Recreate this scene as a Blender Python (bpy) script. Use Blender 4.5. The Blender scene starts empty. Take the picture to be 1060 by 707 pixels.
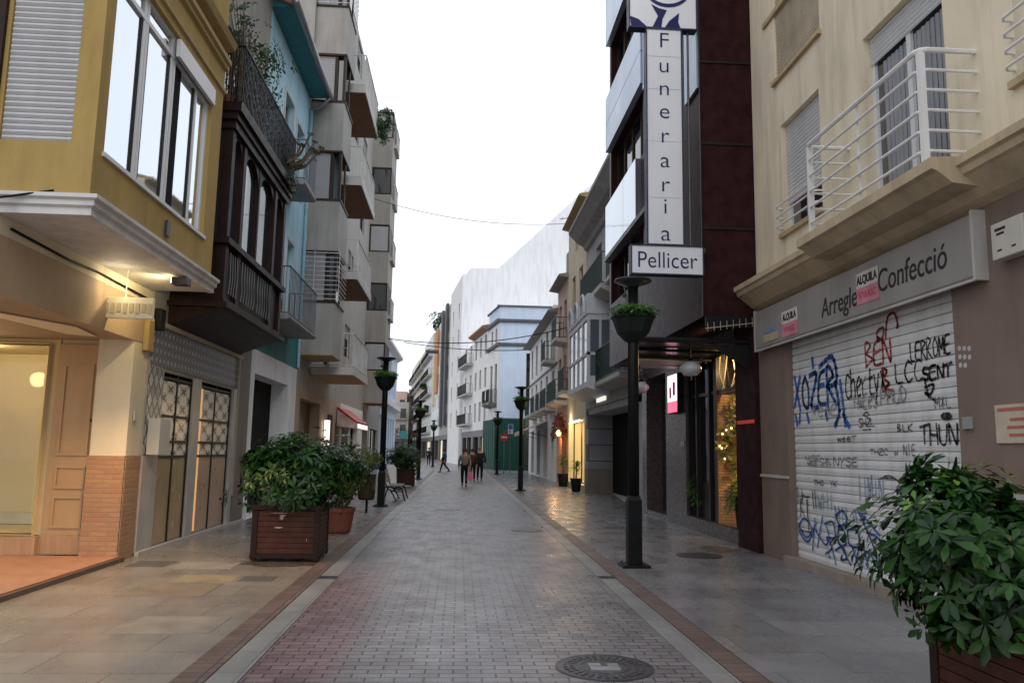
import bpy, bmesh, math, random
from mathutils import Vector, Matrix
R = random.Random(7)
S = bpy.context.scene
COL = S.collection
OFF = {}
PI = math.pi

# ------------------------------------------------------------------ materials
MATS = {}
def _nt(name):
    m = bpy.data.materials.new(name); m.use_nodes = True
    nt = m.node_tree; b = nt.nodes['Principled BSDF']
    MATS[name] = m
    return m, nt, b
def N(nt, t, **kw):
    n = nt.nodes.new(t)
    for k, v in kw.items():
        if k in n.inputs.keys(): n.inputs[k].default_value = v
        else: setattr(n, k, v)
    return n
def c4(c): return (c[0], c[1], c[2], 1)
def mul(c, f): return (min(1, c[0]*f), min(1, c[1]*f), min(1, c[2]*f), 1)
def pos(nt, sc=(1, 1, 1)):
    g = N(nt, 'ShaderNodeNewGeometry'); mp = N(nt, 'ShaderNodeMapping'); mp.inputs['Scale'].default_value = sc
    nt.links.new(g.outputs['Position'], mp.inputs['Vector']); return mp.outputs[0]
def mixc(nt, fac, a, b, mode='MIX'):
    m = N(nt, 'ShaderNodeMix', data_type='RGBA', blend_type=mode)
    for s, v in ((0, fac), (6, a), (7, b)):
        if hasattr(v, 'links'): nt.links.new(v, m.inputs[s])
        elif s == 0: m.inputs[0].default_value = v
        else: m.inputs[s].default_value = v
    return m.outputs[2]
def ramp(nt, src, lo, hi, a=(0, 0, 0, 1), b=(1, 1, 1, 1)):
    r = N(nt, 'ShaderNodeValToRGB'); r.color_ramp.elements[0].position = lo; r.color_ramp.elements[1].position = hi
    r.color_ramp.elements[0].color = a; r.color_ramp.elements[1].color = b
    nt.links.new(src, r.inputs[0]); return r.outputs[0]
def noise(nt, vec, scale, detail=4, rough=.55):
    n = N(nt, 'ShaderNodeTexNoise'); n.inputs['Scale'].default_value = scale; n.inputs['Detail'].default_value = detail
    n.inputs['Roughness'].default_value = rough
    nt.links.new(vec, n.inputs['Vector']); return n.outputs['Fac']
def M(name, col, rough=.8, var=.16, scale=2.5, bump=.15, dirt=.35, metal=0., ior=1.45, fine=40):
    if name in MATS: return MATS[name]
    m, nt, b = _nt(name); L = nt.links
    b.inputs['Metallic'].default_value = metal; b.inputs['IOR'].default_value = ior
    if sum(col) < .2 and not metal: b.inputs['Specular IOR Level'].default_value = .2
    n1 = noise(nt, pos(nt), scale, 5)
    base = mixc(nt, ramp(nt, n1, .3, .7), mul(col, 1-var), mul(col, 1+var))
    if dirt:
        n2 = noise(nt, pos(nt, (2.2, 2.2, .25)), 1.6, 6, .65)
        f = ramp(nt, n2, .46, .74, (0, 0, 0, 1), (dirt, dirt, dirt, 1))
        base = mixc(nt, f, base, mul((col[0]*.8, col[1]*.76, col[2]*.7), .45))
    L.new(base, b.inputs['Base Color'])
    nf = noise(nt, pos(nt), fine, 3)
    L.new(ramp(nt, n1, .2, .8, (max(0, rough-.08),)*3+(1,), (min(1, rough+.08),)*3+(1,)), b.inputs['Roughness'])
    if bump:
        bp = N(nt, 'ShaderNodeBump'); bp.inputs['Strength'].default_value = bump; bp.inputs['Distance'].default_value = .01
        L.new(nf, bp.inputs['Height']); L.new(bp.outputs[0], b.inputs['Normal'])
    return m
def brickmat(name, c1, c2, mort, bw, rh, ms, axes='XY', rough=.6, bump=.4, offset=.5, var=.25, ior=1.45, tint=None, stain=.3):
    m, nt, b = _nt(name); L = nt.links
    g = N(nt, 'ShaderNodeNewGeometry'); sx = N(nt, 'ShaderNodeSeparateXYZ'); cx = N(nt, 'ShaderNodeCombineXYZ')
    L.new(g.outputs['Position'], sx.inputs[0])
    L.new(sx.outputs['XYZ'.index(axes[0])], cx.inputs[0]); L.new(sx.outputs['XYZ'.index(axes[1])], cx.inputs[1])
    br = N(nt, 'ShaderNodeTexBrick', offset=offset)
    br.inputs['Color1'].default_value = c4(c1); br.inputs['Color2'].default_value = c4(c2); br.inputs['Mortar'].default_value = c4(mort)
    for k, v in (('Scale', 1), ('Brick Width', bw), ('Row Height', rh), ('Mortar Size', ms), ('Mortar Smooth', .3), ('Bias', 0)): br.inputs[k].default_value = v
    L.new(cx.outputs[0], br.inputs['Vector'])
    col = br.outputs['Color']
    n1 = noise(nt, pos(nt), .9, 6, .6)
    col = mixc(nt, ramp(nt, n1, .3, .75, (1-var,)*3+(1,), (1+var*.6,)*3+(1,)), (0, 0, 0, 1), col, 'MIX') if False else mixc(nt, 1., col, ramp(nt, n1, .3, .75, (1-var,)*3+(1,), (1, 1, 1, 1)), 'MULTIPLY')
    if stain:
        n3 = noise(nt, pos(nt, (1, .6, 1)), 1.1, 4, .5)
        col = mixc(nt, ramp(nt, n3, .4, .8, (0, 0, 0, 1), (stain,)*3+(1,)), col, (mort[0]*.7, mort[1]*.7, mort[2]*.7, 1))
    if tint:
        tc, mask = tint
        col = mixc(nt, mask(nt, sx), col, mixc(nt, 1., col, c4(tc), 'MULTIPLY'))
    L.new(col, b.inputs['Base Color'])
    b.inputs['IOR'].default_value = ior
    n2 = noise(nt, pos(nt, (1, .5, 1)), 3.1, 5)
    L.new(ramp(nt, n2, .3, .7, (rough-.13,)*3+(1,), (rough+.12,)*3+(1,)), b.inputs['Roughness'])
    nf = noise(nt, pos(nt), 60, 3)
    ad = N(nt, 'ShaderNodeMath', operation='MULTIPLY_ADD'); L.new(br.outputs['Fac'], ad.inputs[0]); ad.inputs[1].default_value = -1.2
    L.new(nf, ad.inputs[2])
    bp = N(nt, 'ShaderNodeBump'); bp.inputs['Strength'].default_value = bump; bp.inputs['Distance'].default_value = .006
    L.new(ad.outputs[0], bp.inputs['Height']); L.new(bp.outputs[0], b.inputs['Normal'])
    return m
def emis(name, col, st, var=0):
    m, nt, b = _nt(name)
    b.inputs['Base Color'].default_value = c4(col); b.inputs['Emission Strength'].default_value = st
    b.inputs['Emission Color'].default_value = c4(col)
    return m
def glassmat(name, col=(.02, .024, .028), rough=.05, ior=1.9):
    m, nt, b = _nt(name); b.inputs['Base Color'].default_value = c4(col); b.inputs['IOR'].default_value = ior
    b.inputs['Roughness'].default_value = rough
    n = noise(nt, pos(nt), 1.3, 2); bp = N(nt, 'ShaderNodeBump'); bp.inputs['Strength'].default_value = .06; bp.inputs['Distance'].default_value = .03
    nt.links.new(n, bp.inputs['Height']); nt.links.new(bp.outputs[0], b.inputs['Normal'])
    return m
def clearglass(name):
    m, nt, b = _nt(name); L = nt.links
    t = N(nt, 'ShaderNodeBsdfTransparent'); t.inputs[0].default_value = (.93, .95, .93, 1)
    gl = N(nt, 'ShaderNodeBsdfGlossy'); gl.inputs['Roughness'].default_value = .03
    lw = N(nt, 'ShaderNodeLayerWeight'); pw = N(nt, 'ShaderNodeMath', operation='POWER'); L.new(lw.outputs['Facing'], pw.inputs[0]); pw.inputs[1].default_value = 4.5
    ma = N(nt, 'ShaderNodeMath', operation='MULTIPLY_ADD'); L.new(pw.outputs[0], ma.inputs[0]); ma.inputs[1].default_value = .5; ma.inputs[2].default_value = .035
    mx = N(nt, 'ShaderNodeMixShader'); L.new(ma.outputs[0], mx.inputs[0]); L.new(t.outputs[0], mx.inputs[1]); L.new(gl.outputs[0], mx.inputs[2])
    L.new(mx.outputs[0], nt.nodes['Material Output'].inputs[0]); return m
def leafmat(name, c1, c2, rough=.38):
    m, nt, b = _nt(name); L = nt.links
    g = N(nt, 'ShaderNodeNewGeometry')
    n1 = noise(nt, pos(nt), 4, 3)
    mx = N(nt, 'ShaderNodeMath', operation='MULTIPLY_ADD'); L.new(g.outputs['Random Per Island'], mx.inputs[0]); mx.inputs[1].default_value = .6
    m2 = N(nt, 'ShaderNodeMath', operation='MULTIPLY'); L.new(n1, m2.inputs[0]); m2.inputs[1].default_value = .5; L.new(m2.outputs[0], mx.inputs[2])
    col = ramp(nt, mx.outputs[0], .25, .95, c4(c1), c4(c2))
    L.new(col, b.inputs['Base Color']); b.inputs['Roughness'].default_value = rough; b.inputs['Specular IOR Level'].default_value = .28
    tr = N(nt, 'ShaderNodeBsdfTranslucent'); L.new(col, tr.inputs[0])
    ms = N(nt, 'ShaderNodeMixShader'); ms.inputs[0].default_value = .22
    L.new(b.outputs[0], ms.inputs[1]); L.new(tr.outputs[0], ms.inputs[2]); L.new(ms.outputs[0], nt.nodes['Material Output'].inputs[0])
    return m

# ------------------------------------------------------------------ mesh builder
class Fr:
    """facade frame: u runs along the wall, n points out of it, z up"""
    def __init__(s, o, u, n): s.o = Vector((o[0], o[1], 0)); s.u = Vector((u[0], u[1], 0)).normalized(); s.n = Vector((n[0], n[1], 0)).normalized()
    def p(s, u, n, z): return s.o + s.u*u + s.n*n + Vector((0, 0, z))
def LF(x, y=0): return Fr((x, y), (0, 1), (1, 0))      # left wall, looks to +X
def RF(x, y=0): return Fr((x, y), (0, 1), (-1, 0))     # right wall, looks to -X
def SF(y, x=0): return Fr((x, y), (1, 0), (0, -1))     # wall that looks down the street to the south
class MB:
    def __init__(s): s.v = []; s.f = []; s.mi = []; s.cur = 0
    def quad(s, *pts):
        i = len(s.v); s.v += [Vector(p) for p in pts]; s.f.append(tuple(range(i, i+len(pts)))); s.mi.append(s.cur); return s
    def hexa(s, P):
        i = len(s.v); s.v += [Vector(p) for p in P]
        for q in ((0, 3, 2, 1), (4, 5, 6, 7), (0, 1, 5, 4), (1, 2, 6, 5), (2, 3, 7, 6), (3, 0, 4, 7)):
            s.f.append(tuple(i+k for k in q)); s.mi.append(s.cur)
        return s
    def box(s, x0, x1, y0, y1, z0, z1):
        return s.hexa([(x0, y0, z0), (x1, y0, z0), (x1, y1, z0), (x0, y1, z0), (x0, y0, z1), (x1, y0, z1), (x1, y1, z1), (x0, y1, z1)])
    def fb(s, fr, u0, u1, n0, n1, z0, z1):
        return s.hexa([fr.p(u0, n0, z0), fr.p(u1, n0, z0), fr.p(u1, n1, z0), fr.p(u0, n1, z0), fr.p(u0, n0, z1), fr.p(u1, n0, z1), fr.p(u1, n1, z1), fr.p(u0, n1, z1)])
    def prism(s, pts, dvec):
        d = Vector(dvec); a = [Vector(p) for p in pts]; i = len(s.v); n = len(a); s.v += a + [p+d for p in a]
        s.f.append(tuple(i+k for k in range(n))[::-1]); s.f.append(tuple(i+n+k for k in range(n))); s.mi += [s.cur]*2
        for k in range(n): s.f.append((i+k, i+(k+1) % n, i+n+(k+1) % n, i+n+k)); s.mi.append(s.cur)
        return s
    def prof(s, fr, u0, u1, prof):          # profile [(n,z)...] swept along u
        return s.prism([fr.p(u0, n, z) for n, z in prof], fr.u*(u1-u0))
    def tube(s, path, r, k=8, cap=True):
        P = [Vector(p) for p in path]; n = len(P); rs = r if isinstance(r, (list, tuple)) else [r]*n; base = len(s.v)
        t0 = (P[1]-P[0]).normalized(); a = t0.orthogonal().normalized()
        for j in range(n):
            t = (P[min(j+1, n-1)]-P[max(j-1, 0)]).normalized(); a = (a - t*a.dot(t)); a = a.normalized() if a.length > 1e-6 else t.orthogonal().normalized(); b = t.cross(a)
            for q in range(k): w = 2*PI*q/k; s.v.append(P[j]+(a*math.cos(w)+b*math.sin(w))*rs[j])
        for j in range(n-1):
            for q in range(k): s.f.append((base+j*k+q, base+j*k+(q+1) % k, base+(j+1)*k+(q+1) % k, base+(j+1)*k+q)); s.mi.append(s.cur)
        if cap: s.f.append(tuple(base+q for q in range(k))[::-1]); s.f.append(tuple(base+(n-1)*k+q for q in range(k))); s.mi += [s.cur]*2
        return s
    def lathe(s, c, prof, k=24, sx=1., sy=1., ph=0.):
        base = len(s.v); c = Vector(c)
        for r, z in prof:
            for q in range(k): w = 2*PI*q/k+ph; s.v.append(c+Vector((math.cos(w)*r*sx, math.sin(w)*r*sy, z)))
        for j in range(len(prof)-1):
            for q in range(k): s.f.append((base+j*k+q, base+j*k+(q+1) % k, base+(j+1)*k+(q+1) % k, base+(j+1)*k+q)); s.mi.append(s.cur)
        s.f.append(tuple(base+q for q in range(k))[::-1]); s.f.append(tuple(base+(len(prof)-1)*k+q for q in range(k))); s.mi += [s.cur]*2
        return s
    def leaf(s, b, d, nrm, ln, w):
        side = d.cross(nrm); side = side.normalized() if side.length > 1e-4 else d.orthogonal().normalized(); up = side.cross(d).normalized()
        i = len(s.v); m = b+d*ln*.62-up*ln*.02
        s.v += [b, m+side*w*.5+up*w*.10, m-up*w*.04, m-side*w*.5+up*w*.10, b+d*ln*.92+side*w*.22-up*ln*.10, b+d*ln-up*ln*.13, b+d*ln*.92-side*w*.22-up*ln*.10]
        for q in ((0, 1, 2), (0, 2, 3), (1, 4, 5, 2), (2, 5, 6, 3)): s.f.append(tuple(i+k for k in q)); s.mi.append(s.cur)
    def build(s, name, mat, parent=None, smooth=False, bevel=0, origin=None, norm=False):
        if origin is None:
            if parent is not None: origin = OFF[parent.name]
            else:
                xs = [v.x for v in s.v]; ys = [v.y for v in s.v]; zs = [v.z for v in s.v]
                origin = Vector(((min(xs)+max(xs))/2, (min(ys)+max(ys))/2, min(zs)))
        origin = Vector(origin)
        me = bpy.data.meshes.new(name); me.from_pydata([v-origin for v in s.v], [], s.f)
        for mt in (mat if isinstance(mat, (list, tuple)) else [mat]): me.materials.append(mt)
        me.polygons.foreach_set('material_index', s.mi)
        if smooth: me.polygons.foreach_set('use_smooth', [True]*len(s.f))
        me.update()
        o = bpy.data.objects.new(name, me); COL.objects.link(o)
        if parent is not None: o.parent = parent
        else: o.location = origin
        OFF[o.name] = origin
        if bevel:
            bv = o.modifiers.new('b', 'BEVEL'); bv.width = bevel; bv.segments = 2; bv.limit_method = 'ANGLE'; bv.angle_limit = math.radians(50)
        return o
def tag(o, label=None, cat=None, group=None, kind=None):
    if label: o['label'] = label
    if cat: o['category'] = cat
    if group: o['group'] = group
    if kind: o['kind'] = kind
    return o
def empty(name, loc, label, cat, group=None):
    o = bpy.data.objects.new(name, None); COL.objects.link(o); o.location = loc; o.empty_display_size = .2
    OFF[o.name] = Vector(loc); return tag(o, label, cat, group)
def copy_tree(o, parent=None, loc=None, label=None, rz=None):
    c = o.copy(); COL.objects.link(c)
    if parent is not None: c.parent = parent
    if loc is not None: c.location = loc; OFF[c.name] = Vector(loc)
    if rz is not None: c.rotation_euler.z = rz
    if label: c['label'] = label
    for ch in list(o.children): copy_tree(ch, c)
    return c
def text(s, size, loc, xd, zd, mat, name, parent, ext=.004, shear=0, sx=1., align='CENTER', off=0.):
    cu = bpy.data.curves.new(name, 'FONT'); cu.body = s; cu.size = size; cu.extrude = ext; cu.shear = shear; cu.align_x = align; cu.align_y = 'CENTER'; cu.offset = off
    t = bpy.data.objects.new(name, cu); COL.objects.link(t); bpy.context.view_layer.update()
    me = bpy.data.meshes.new_from_object(t.evaluated_get(bpy.context.evaluated_depsgraph_get()))
    COL.objects.unlink(t); bpy.data.objects.remove(t)
    X = Vector(xd).normalized(); Y = Vector(zd).normalized(); Z = X.cross(Y)
    me.materials.clear(); me.materials.append(mat)
    og = OFF[parent.name] if parent else Vector(loc)
    for v in me.vertices: v.co = Vector(loc)+X*v.co.x*sx+Y*v.co.y+Z*v.co.z-og
    o = bpy.data.objects.new(name, me); COL.objects.link(o)
    if parent: o.parent = parent
    else: o.location = loc
    OFF[o.name] = og
    return o

# ------------------------------------------------------------------ facade kit
def wall(mb, fr, u0, u1, z0, z1, holes, rev=.15, depth=7., top=True, back=False):
    us = sorted({u0, u1, *[h[0] for h in holes], *[h[1] for h in holes]}); zs = sorted({z0, z1, *[h[2] for h in holes], *[h[3] for h in holes]})
    us = [u for u in us if u0 <= u <= u1]; zs = [z for z in zs if z0 <= z <= z1]
    for a, b in zip(us, us[1:]):
        for c, d in zip(zs, zs[1:]):
            m = ((a+b)/2, (c+d)/2)
            if any(h[0] < m[0] < h[1] and h[2] < m[1] < h[3] for h in holes): continue
            mb.quad(fr.p(a, 0, c), fr.p(b, 0, c), fr.p(b, 0, d), fr.p(a, 0, d))
    for h in holes:
        a, b, c, d = h[:4]; r = h[4] if len(h) > 4 else rev
        mb.quad(fr.p(a, 0, c), fr.p(a, -r, c), fr.p(a, -r, d), fr.p(a, 0, d)); mb.quad(fr.p(b, 0, c), fr.p(b, 0, d), fr.p(b, -r, d), fr.p(b, -r, c))
        mb.quad(fr.p(a, 0, d), fr.p(a, -r, d), fr.p(b, -r, d), fr.p(b, 0, d)); mb.quad(fr.p(a, 0, c), fr.p(b, 0, c), fr.p(b, -r, c), fr.p(a, -r, c))
    if depth:
        for u in (u0, u1): mb.quad(fr.p(u, 0, z0), fr.p(u, -depth, z0), fr.p(u, -depth, z1), fr.p(u, 0, z1))
        mb.quad(fr.p(u0, -depth, z0), fr.p(u1, -depth, z0), fr.p(u1, -depth, z1), fr.p(u0, -depth, z1))
        if top: mb.quad(fr.p(u0, 0, z1), fr.p(u1, 0, z1), fr.p(u1, -depth, z1), fr.p(u0, -depth, z1))
    return mb
def window(fr, root, u0, u1, z0, z1, fm, gm, rev=.15, mull=1, blind=0., bm=None, bw=.055, trans=0., sill=None, name='window', trim=None):
    n0 = -rev; mb = MB()
    mb.fb(fr, u0, u0+bw, n0, n0+.05, z0, z1); mb.fb(fr, u1-bw, u1, n0, n0+.05, z0, z1)
    mb.fb(fr, u0+bw, u1-bw, n0, n0+.05, z0, z0+bw); mb.fb(fr, u0+bw, u1-bw, n0, n0+.05, z1-bw, z1)
    for k in range(1, mull+1):
        c = u0+(u1-u0)*k/(mull+1); mb.fb(fr, c-bw*.6, c+bw*.6, n0, n0+.055, z0+bw, z1-bw)
    if trans: mb.fb(fr, u0+bw, u1-bw, n0+.002, n0+.047, z0+(z1-z0)*trans-.03, z0+(z1-z0)*trans+.03)
    w = mb.build(name, fm, root)
    MB().quad(fr.p(u0, n0+.015, z0), fr.p(u1, n0+.015, z0), fr.p(u1, n0+.015, z1), fr.p(u0, n0+.015, z1)).build('pane', gm, w)
    if blind:
        b = MB(); zb = z1-(z1-z0)*blind; k = max(2, int((z1-zb)/.06)); h = (z1-zb)/k
        for j in range(k): b.prof(fr, u0+.01, u1-.01, [(n0+.06, zb+j*h+.004), (n0+.078, zb+j*h+h*.5), (n0+.06, zb+(j+1)*h)])
        b.build('roller_blind', bm, w)
    if sill: MB().fb(fr, u0-.06, u1+.06, -.02, .06, z0-.07, z0-.002).build('sill', sill, w)
    if trim:
        t = MB(); a = .1
        t.fb(fr, u0-a, u0-.002, -.01, .025, z0, z1+a); t.fb(fr, u1+.002, u1+a, -.01, .025, z0, z1+a); t.fb(fr, u0-.002, u1+.002, -.01, .025, z1+.002, z1+a); t.build('surround', trim, w)
    return w
def bars(mb, fr, u0, u1, n, z0, z1, step, r=.008, rail=.02):
    k = max(1, int(round((u1-u0)/step)))
    for j in range(k+1): u = u0+(u1-u0)*j/k; mb.fb(fr, u-r, u+r, n-r, n+r, z0, z1)
def railing(fr, par, u0, u1, out, z0, z1, mat, step=.13, r=.008, horiz=0, n0=0., name='railing'):
    mb = MB(); A = [(fr, u0, u1, out, True)]
    k = int((u1-u0)/step)
    if horiz:
        for j in range(horiz):
            z = z0+.1+(z1-z0-.1)*j/(horiz-1)
            mb.tube([fr.p(u0, n0, z), fr.p(u0, out-.08, z), fr.p(u0+.025, out-.025, z), fr.p(u0+.08, out, z), fr.p(u1-.08, out, z), fr.p(u1-.025, out-.025, z), fr.p(u1, out-.08, z), fr.p(u1, n0, z)], r*(1.7 if j == horiz-1 else 1), 6)
        for u in (u0+.03, u1-.03): mb.fb(fr, u-.03, u+.03, out-.06, out-.0, z0, z1)
        m = (u0+u1)/2; mb.fb(fr, m-.012, m+.012, out-.04, out-.018, z0, z1)
    else:
        for j in range(k+1): u = u0+(u1-u0)*j/k; mb.fb(fr, u-r, u+r, out-r, out+r, z0+.04, z1)
        m = max(1, int((out-n0)/step))
        for j in range(m):
            nn = n0+(out-n0)*j/m
            for u in (u0, u1): mb.fb(fr, u-r, u+r, nn-r, nn+r, z0+.04, z1)
        for z in (z0+.05, z1):
            q = r*2.2
            mb.fb(fr, u0-q, u1+q, out-q, out+q, z-.012, z+.014)
            for u in (u0, u1): mb.fb(fr, u-q, u+q, n0, out-q-.001, z-.012, z+.014)
    return mb.build(name, mat, par)
def balcony(fr, root, u0, u1, z, out, sm, rm, th=.16, rh=1.0, step=.13, r=.008, horiz=0, taper=.0, n0=-.02):
    b = MB(); b.prof(fr, u0, u1, [(n0, z-th-taper), (out-.04, z-th), (out, z-th+.04), (out, z), (n0, z)])
    s = b.build('balcony', sm, root)
    railing(fr, s, u0+.04, u1-.04, out-.04, z, z+rh, rm, step, r, horiz)
    return s
def grow(root, name, mb, mat, **k): return mb.build(name, mat, root, **k)

# ------------------------------------------------------------------ palette
yellow = M('yellow_plaster', (.38, .26, .085), .85, .12, 1.5, .25, .4)
yellow_t = M('yellow_trim', (.36, .26, .11), .8, .08, 2, .15, .3)
cream = M('cream_paint', (.62, .56, .42), .75, .06, 2, .1, .2)
white = M('white_paint', (.74, .74, .74), .6, .05, 2, .08, .18)
offw = M('off_white_render', (.76, .75, .73), .85, .08, 1.2, .15, .3)
alu = M('white_aluminium', (.62, .63, .65), .35, .04, 3, .03, .08)
beige = M('beige_render', (.73, .64, .48), .88, .07, 1.1, .25, .42)
beige_t = M('beige_sill', (.45, .35, .21), .8, .1, 2, .15, .35)
brownw = M('brown_render', (.185, .135, .11), .85, .12, 1.4, .25, .35)
burg = M('burgundy_granite', (.034, .014, .015), .22, .3, 5, .02, .1, ior=1.4); burg.node_tree.nodes['Principled BSDF'].inputs['Specular IOR Level'].default_value = .015
greyb = M('grey_cladding', (.34, .33, .31), .7, .1, 1.5, .1, .4)
greyd = M('dark_grey_stone', (.11, .105, .10), .5, .2, 3, .1, .4)
gst = M('grey_ashlar', (.42, .42, .44), .75, .14, 1.6, .15, .45)
pinkb = M('pinkish_render', (.42, .31, .24), .85, .1, 1.4, .15, .35)
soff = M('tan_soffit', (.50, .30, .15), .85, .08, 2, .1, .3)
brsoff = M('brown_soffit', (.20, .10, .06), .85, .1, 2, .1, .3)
blue = M('sky_blue_render', (.46, .71, .83), .85, .09, 1.6, .12, .3)
teal = M('teal_paint', (.035, .21, .23), .7, .14, 2, .1, .3)
paleb = M('pale_blue_render', (.56, .66, .80), .85, .05, 1.2, .1, .2)
wood = M('dark_wood', (.022, .011, .009), .5, .3, 6, .15, .2)
woodm = M('brown_wood', (.11, .06, .035), .55, .25, 5, .1, .2)
doorw = M('tan_door_paint', (.40, .26, .13), .5, .06, 3, .05, .1)
iron = M('black_iron', (.006, .007, .0075), .42, .2, 6, .05, 0)
irong = M('dark_green_iron', (.016, .032, .03), .4, .2, 6, .05, 0)
irongrey = M('grey_iron', (.12, .13, .14), .5, .15, 5, .05, .2)
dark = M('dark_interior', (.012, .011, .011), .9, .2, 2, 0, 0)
darkbr = M('dark_brown_metal', (.045, .028, .018), .5, .2, 3, .05, .2)
zinc = M('zinc_gutter', (.32, .33, .35), .4, .1, 4, .05, .2, metal=.6)
tile = M('terracotta_roof', (.36, .19, .12), .85, .2, 4, .3, .4)
slatew = M('shutter_white', (.62, .62, .615), .55, .06, 1.5, .03, .35)
blindg = M('grey_blind', (.36, .36, .38), .55, .05, 2, .03, .15)
steelp = M('pale_steel_panel', (.42, .48, .58), .32, .05, .8, .02, .1, metal=.55)
mirror = M('mirror_glass_panel', (.50, .54, .60), .05, .05, .8, .02, .05, metal=.85)
terr = M('terracotta_pot', (.17, .055, .032), .75, .15, 5, .1, .2)
soil = M('soil', (.03, .02, .015), .95, .2, 20, .3, 0)
rust = M('rusted_planter', (.022, .011, .009), .62, .3, 4, .2, .5)
plank = M('planter_board', (.060, .022, .014), .55, .3, 7, .2, .5)
green = M('green_hoarding', (.010, .060, .042), .6, .08, 2, .05, .2)
stonel = M('pale_stone', (.45, .43, .40), .6, .1, 3, .1, .3)
marble = M('grey_marble', (.40, .39, .37), .35, .12, 3, .03, .3)
orange = M('orange_render', (.55, .27, .13), .85, .1, 2, .1, .2)
tanb = M('ochre_render', (.66, .57, .42), .85, .08, 2, .1, .25)
pinkr = M('pink_render', (.62, .44, .37), .85, .1, 2, .1, .3)
redp = M('red_enamel', (.5, .02, .02), .4, .05, 3, 0, 0)
bluep = M('blue_enamel', (.03, .10, .5), .4, .05, 3, 0, 0)
navy = M('navy_lettering', (.012, .016, .10), .4, .03, 3, 0, 0)
blackp = M('black_paint', (.010, .010, .012), .5, .1, 5, 0, 0)
signw = M('sign_acrylic', (.70, .72, .78), .3, .03, 1, .01, .12)
signg = M('grey_sign_panel', (.28, .265, .25), .4, .06, 1.5, .02, .3)
plast = M('cream_plastic', (.52, .50, .44), .5, .04, 3, .02, .15)
glass = glassmat('window_glass', (.02, .024, .028), .04, 2.3); glassr = glassmat('sky_reflecting_glass', (.70, .74, .78), .03, 1.5); glassr.node_tree.nodes['Principled BSDF'].inputs['Metallic'].default_value = .9; glassd = glassmat('dark_glass', (.008, .009, .01), .04, 1.55)
glassc = clearglass('shop_glass')
terrace = M('red_clay_tiles', (.40, .21, .13), .55, .14, 5, .1, .3)
bricks = brickmat('clay_bricks', (.42, .20, .10), (.50, .27, .14), (.36, .26, .17), .24, .065, .009, 'XZ', .8, .8, var=.2)
brickso = brickmat('clay_bricks_side', (.40, .20, .11), (.47, .26, .15), (.35, .26, .18), .24, .065, .009, 'YZ', .8, .6, var=.2)

# ------------------------------------------------------------------ ground
def redmask(nt, sx):
    L = nt.links
    a = N(nt, 'ShaderNodeMapRange'); L.new(sx.outputs[0], a.inputs[0]); a.inputs[1].default_value = -.7; a.inputs[2].default_value = -.95
    b = N(nt, 'ShaderNodeMapRange'); L.new(sx.outputs[1], b.inputs[0]); b.inputs[1].default_value = 11.5; b.inputs[2].default_value = 9.0
    n = N(nt, 'ShaderNodeMath', operation='MULTIPLY'); L.new(a.outputs[0], n.inputs[0]); L.new(b.outputs[0], n.inputs[1]); return n.outputs[0]
pav = brickmat('road_pavers', (.175, .155, .162), (.27, .242, .246), (.05, .047, .047), .205, .105, .007, 'XY', .36, .6, tint=((1.06, .78, .79), redmask), var=.25, stain=.35, ior=1.5)
slab = brickmat('pavement_slabs', (.20, .198, .205), (.27, .262, .266), (.085, .083, .082), 1.2, .6, .005, 'XY', .30, .10, var=.3, stain=.35, ior=1.5)
slab2 = brickmat('pavement_slabs_warm_lit', (.265, .23, .195), (.335, .30, .26), (.11, .095, .08), 1.2, .6, .005, 'XY', .32, .10, var=.3, stain=.35, ior=1.5)  # warm shop light put into the colour of the near left slabs
bandm = brickmat('border_bricks', (.155, .10, .085), (.20, .135, .115), (.05, .042, .04), .25, .12, .006, 'XY', .45, .5, var=.3, offset=0)
gutter = brickmat('gutter_concrete', (.25, .245, .235), (.285, .28, .27), (.10, .10, .10), .5, .6, .004, 'XY', .42, .3, var=.25, offset=0)
def sheet(name, x0, x1, y0, y1, z, m, ny=1):
    mb = MB(); mb.quad((x0, y0, z), (x1, y0, z), (x1, y1, z), (x0, y1, z)); return tag(mb.build(name, m, origin=(0, 0, 0)), kind='structure')
sheet('ground', -900, 900, -60, 1500, -.03, M('ground_far', (.22, .21, .20), .8, .15, .3, .1, .3))
sheet('road', -1.465, 1.822, -4, 61, 0, pav)
sheet('pavement', -9.5, -1.925, -4, 15, -.002, slab2); sheet('pavement', -9.5, -1.925, 15, 61, -.002, slab)
sheet('pavement', 2.265, 14, -4, 61, -.002, slab)
sheet('pavement', -60, 14, 61, 230, -.004, slab)
for n_, a, b, m_ in (('gutter_strip', -1.685, -1.469, gutter), ('border_strip', -1.921, -1.697, bandm), ('gutter_strip', 1.826, 2.035, gutter), ('border_strip', 2.047, 2.261, bandm)):
    tag(MB().box(a, b, -4, 61, -.04, .004).build(n_, m_, origin=(0, 0, 0)), kind='structure')
for x0, x1, y0, y1, m_ in ((-4.35, -3.85, 11.0, 11.55, greyd), (-3.75, -2.95, 10.9, 11.5, M('pale_slab', (.31, .285, .25), .4, .12)), (-3.35, -2.65, 9.85, 10.35, M('yellowed_slab', (.30, .25, .16), .4, .15)), (-2.6, -2.2, 9.9, 10.3, greyd), (-3.6, -2.7, 8.9, 9.75, M('brownish_slab', (.22, .18, .135), .4, .15)), (-2.9, -2.1, 7.2, 7.9, M('brownish_slab_b', (.27, .235, .195), .36, .15))):
    tag(MB().box(x0, x1, y0, y1, -.03, .0025).build('pavement_patch', m_, origin=(0, 0, 0)), kind='structure')
rg = random.Random(9)
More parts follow.
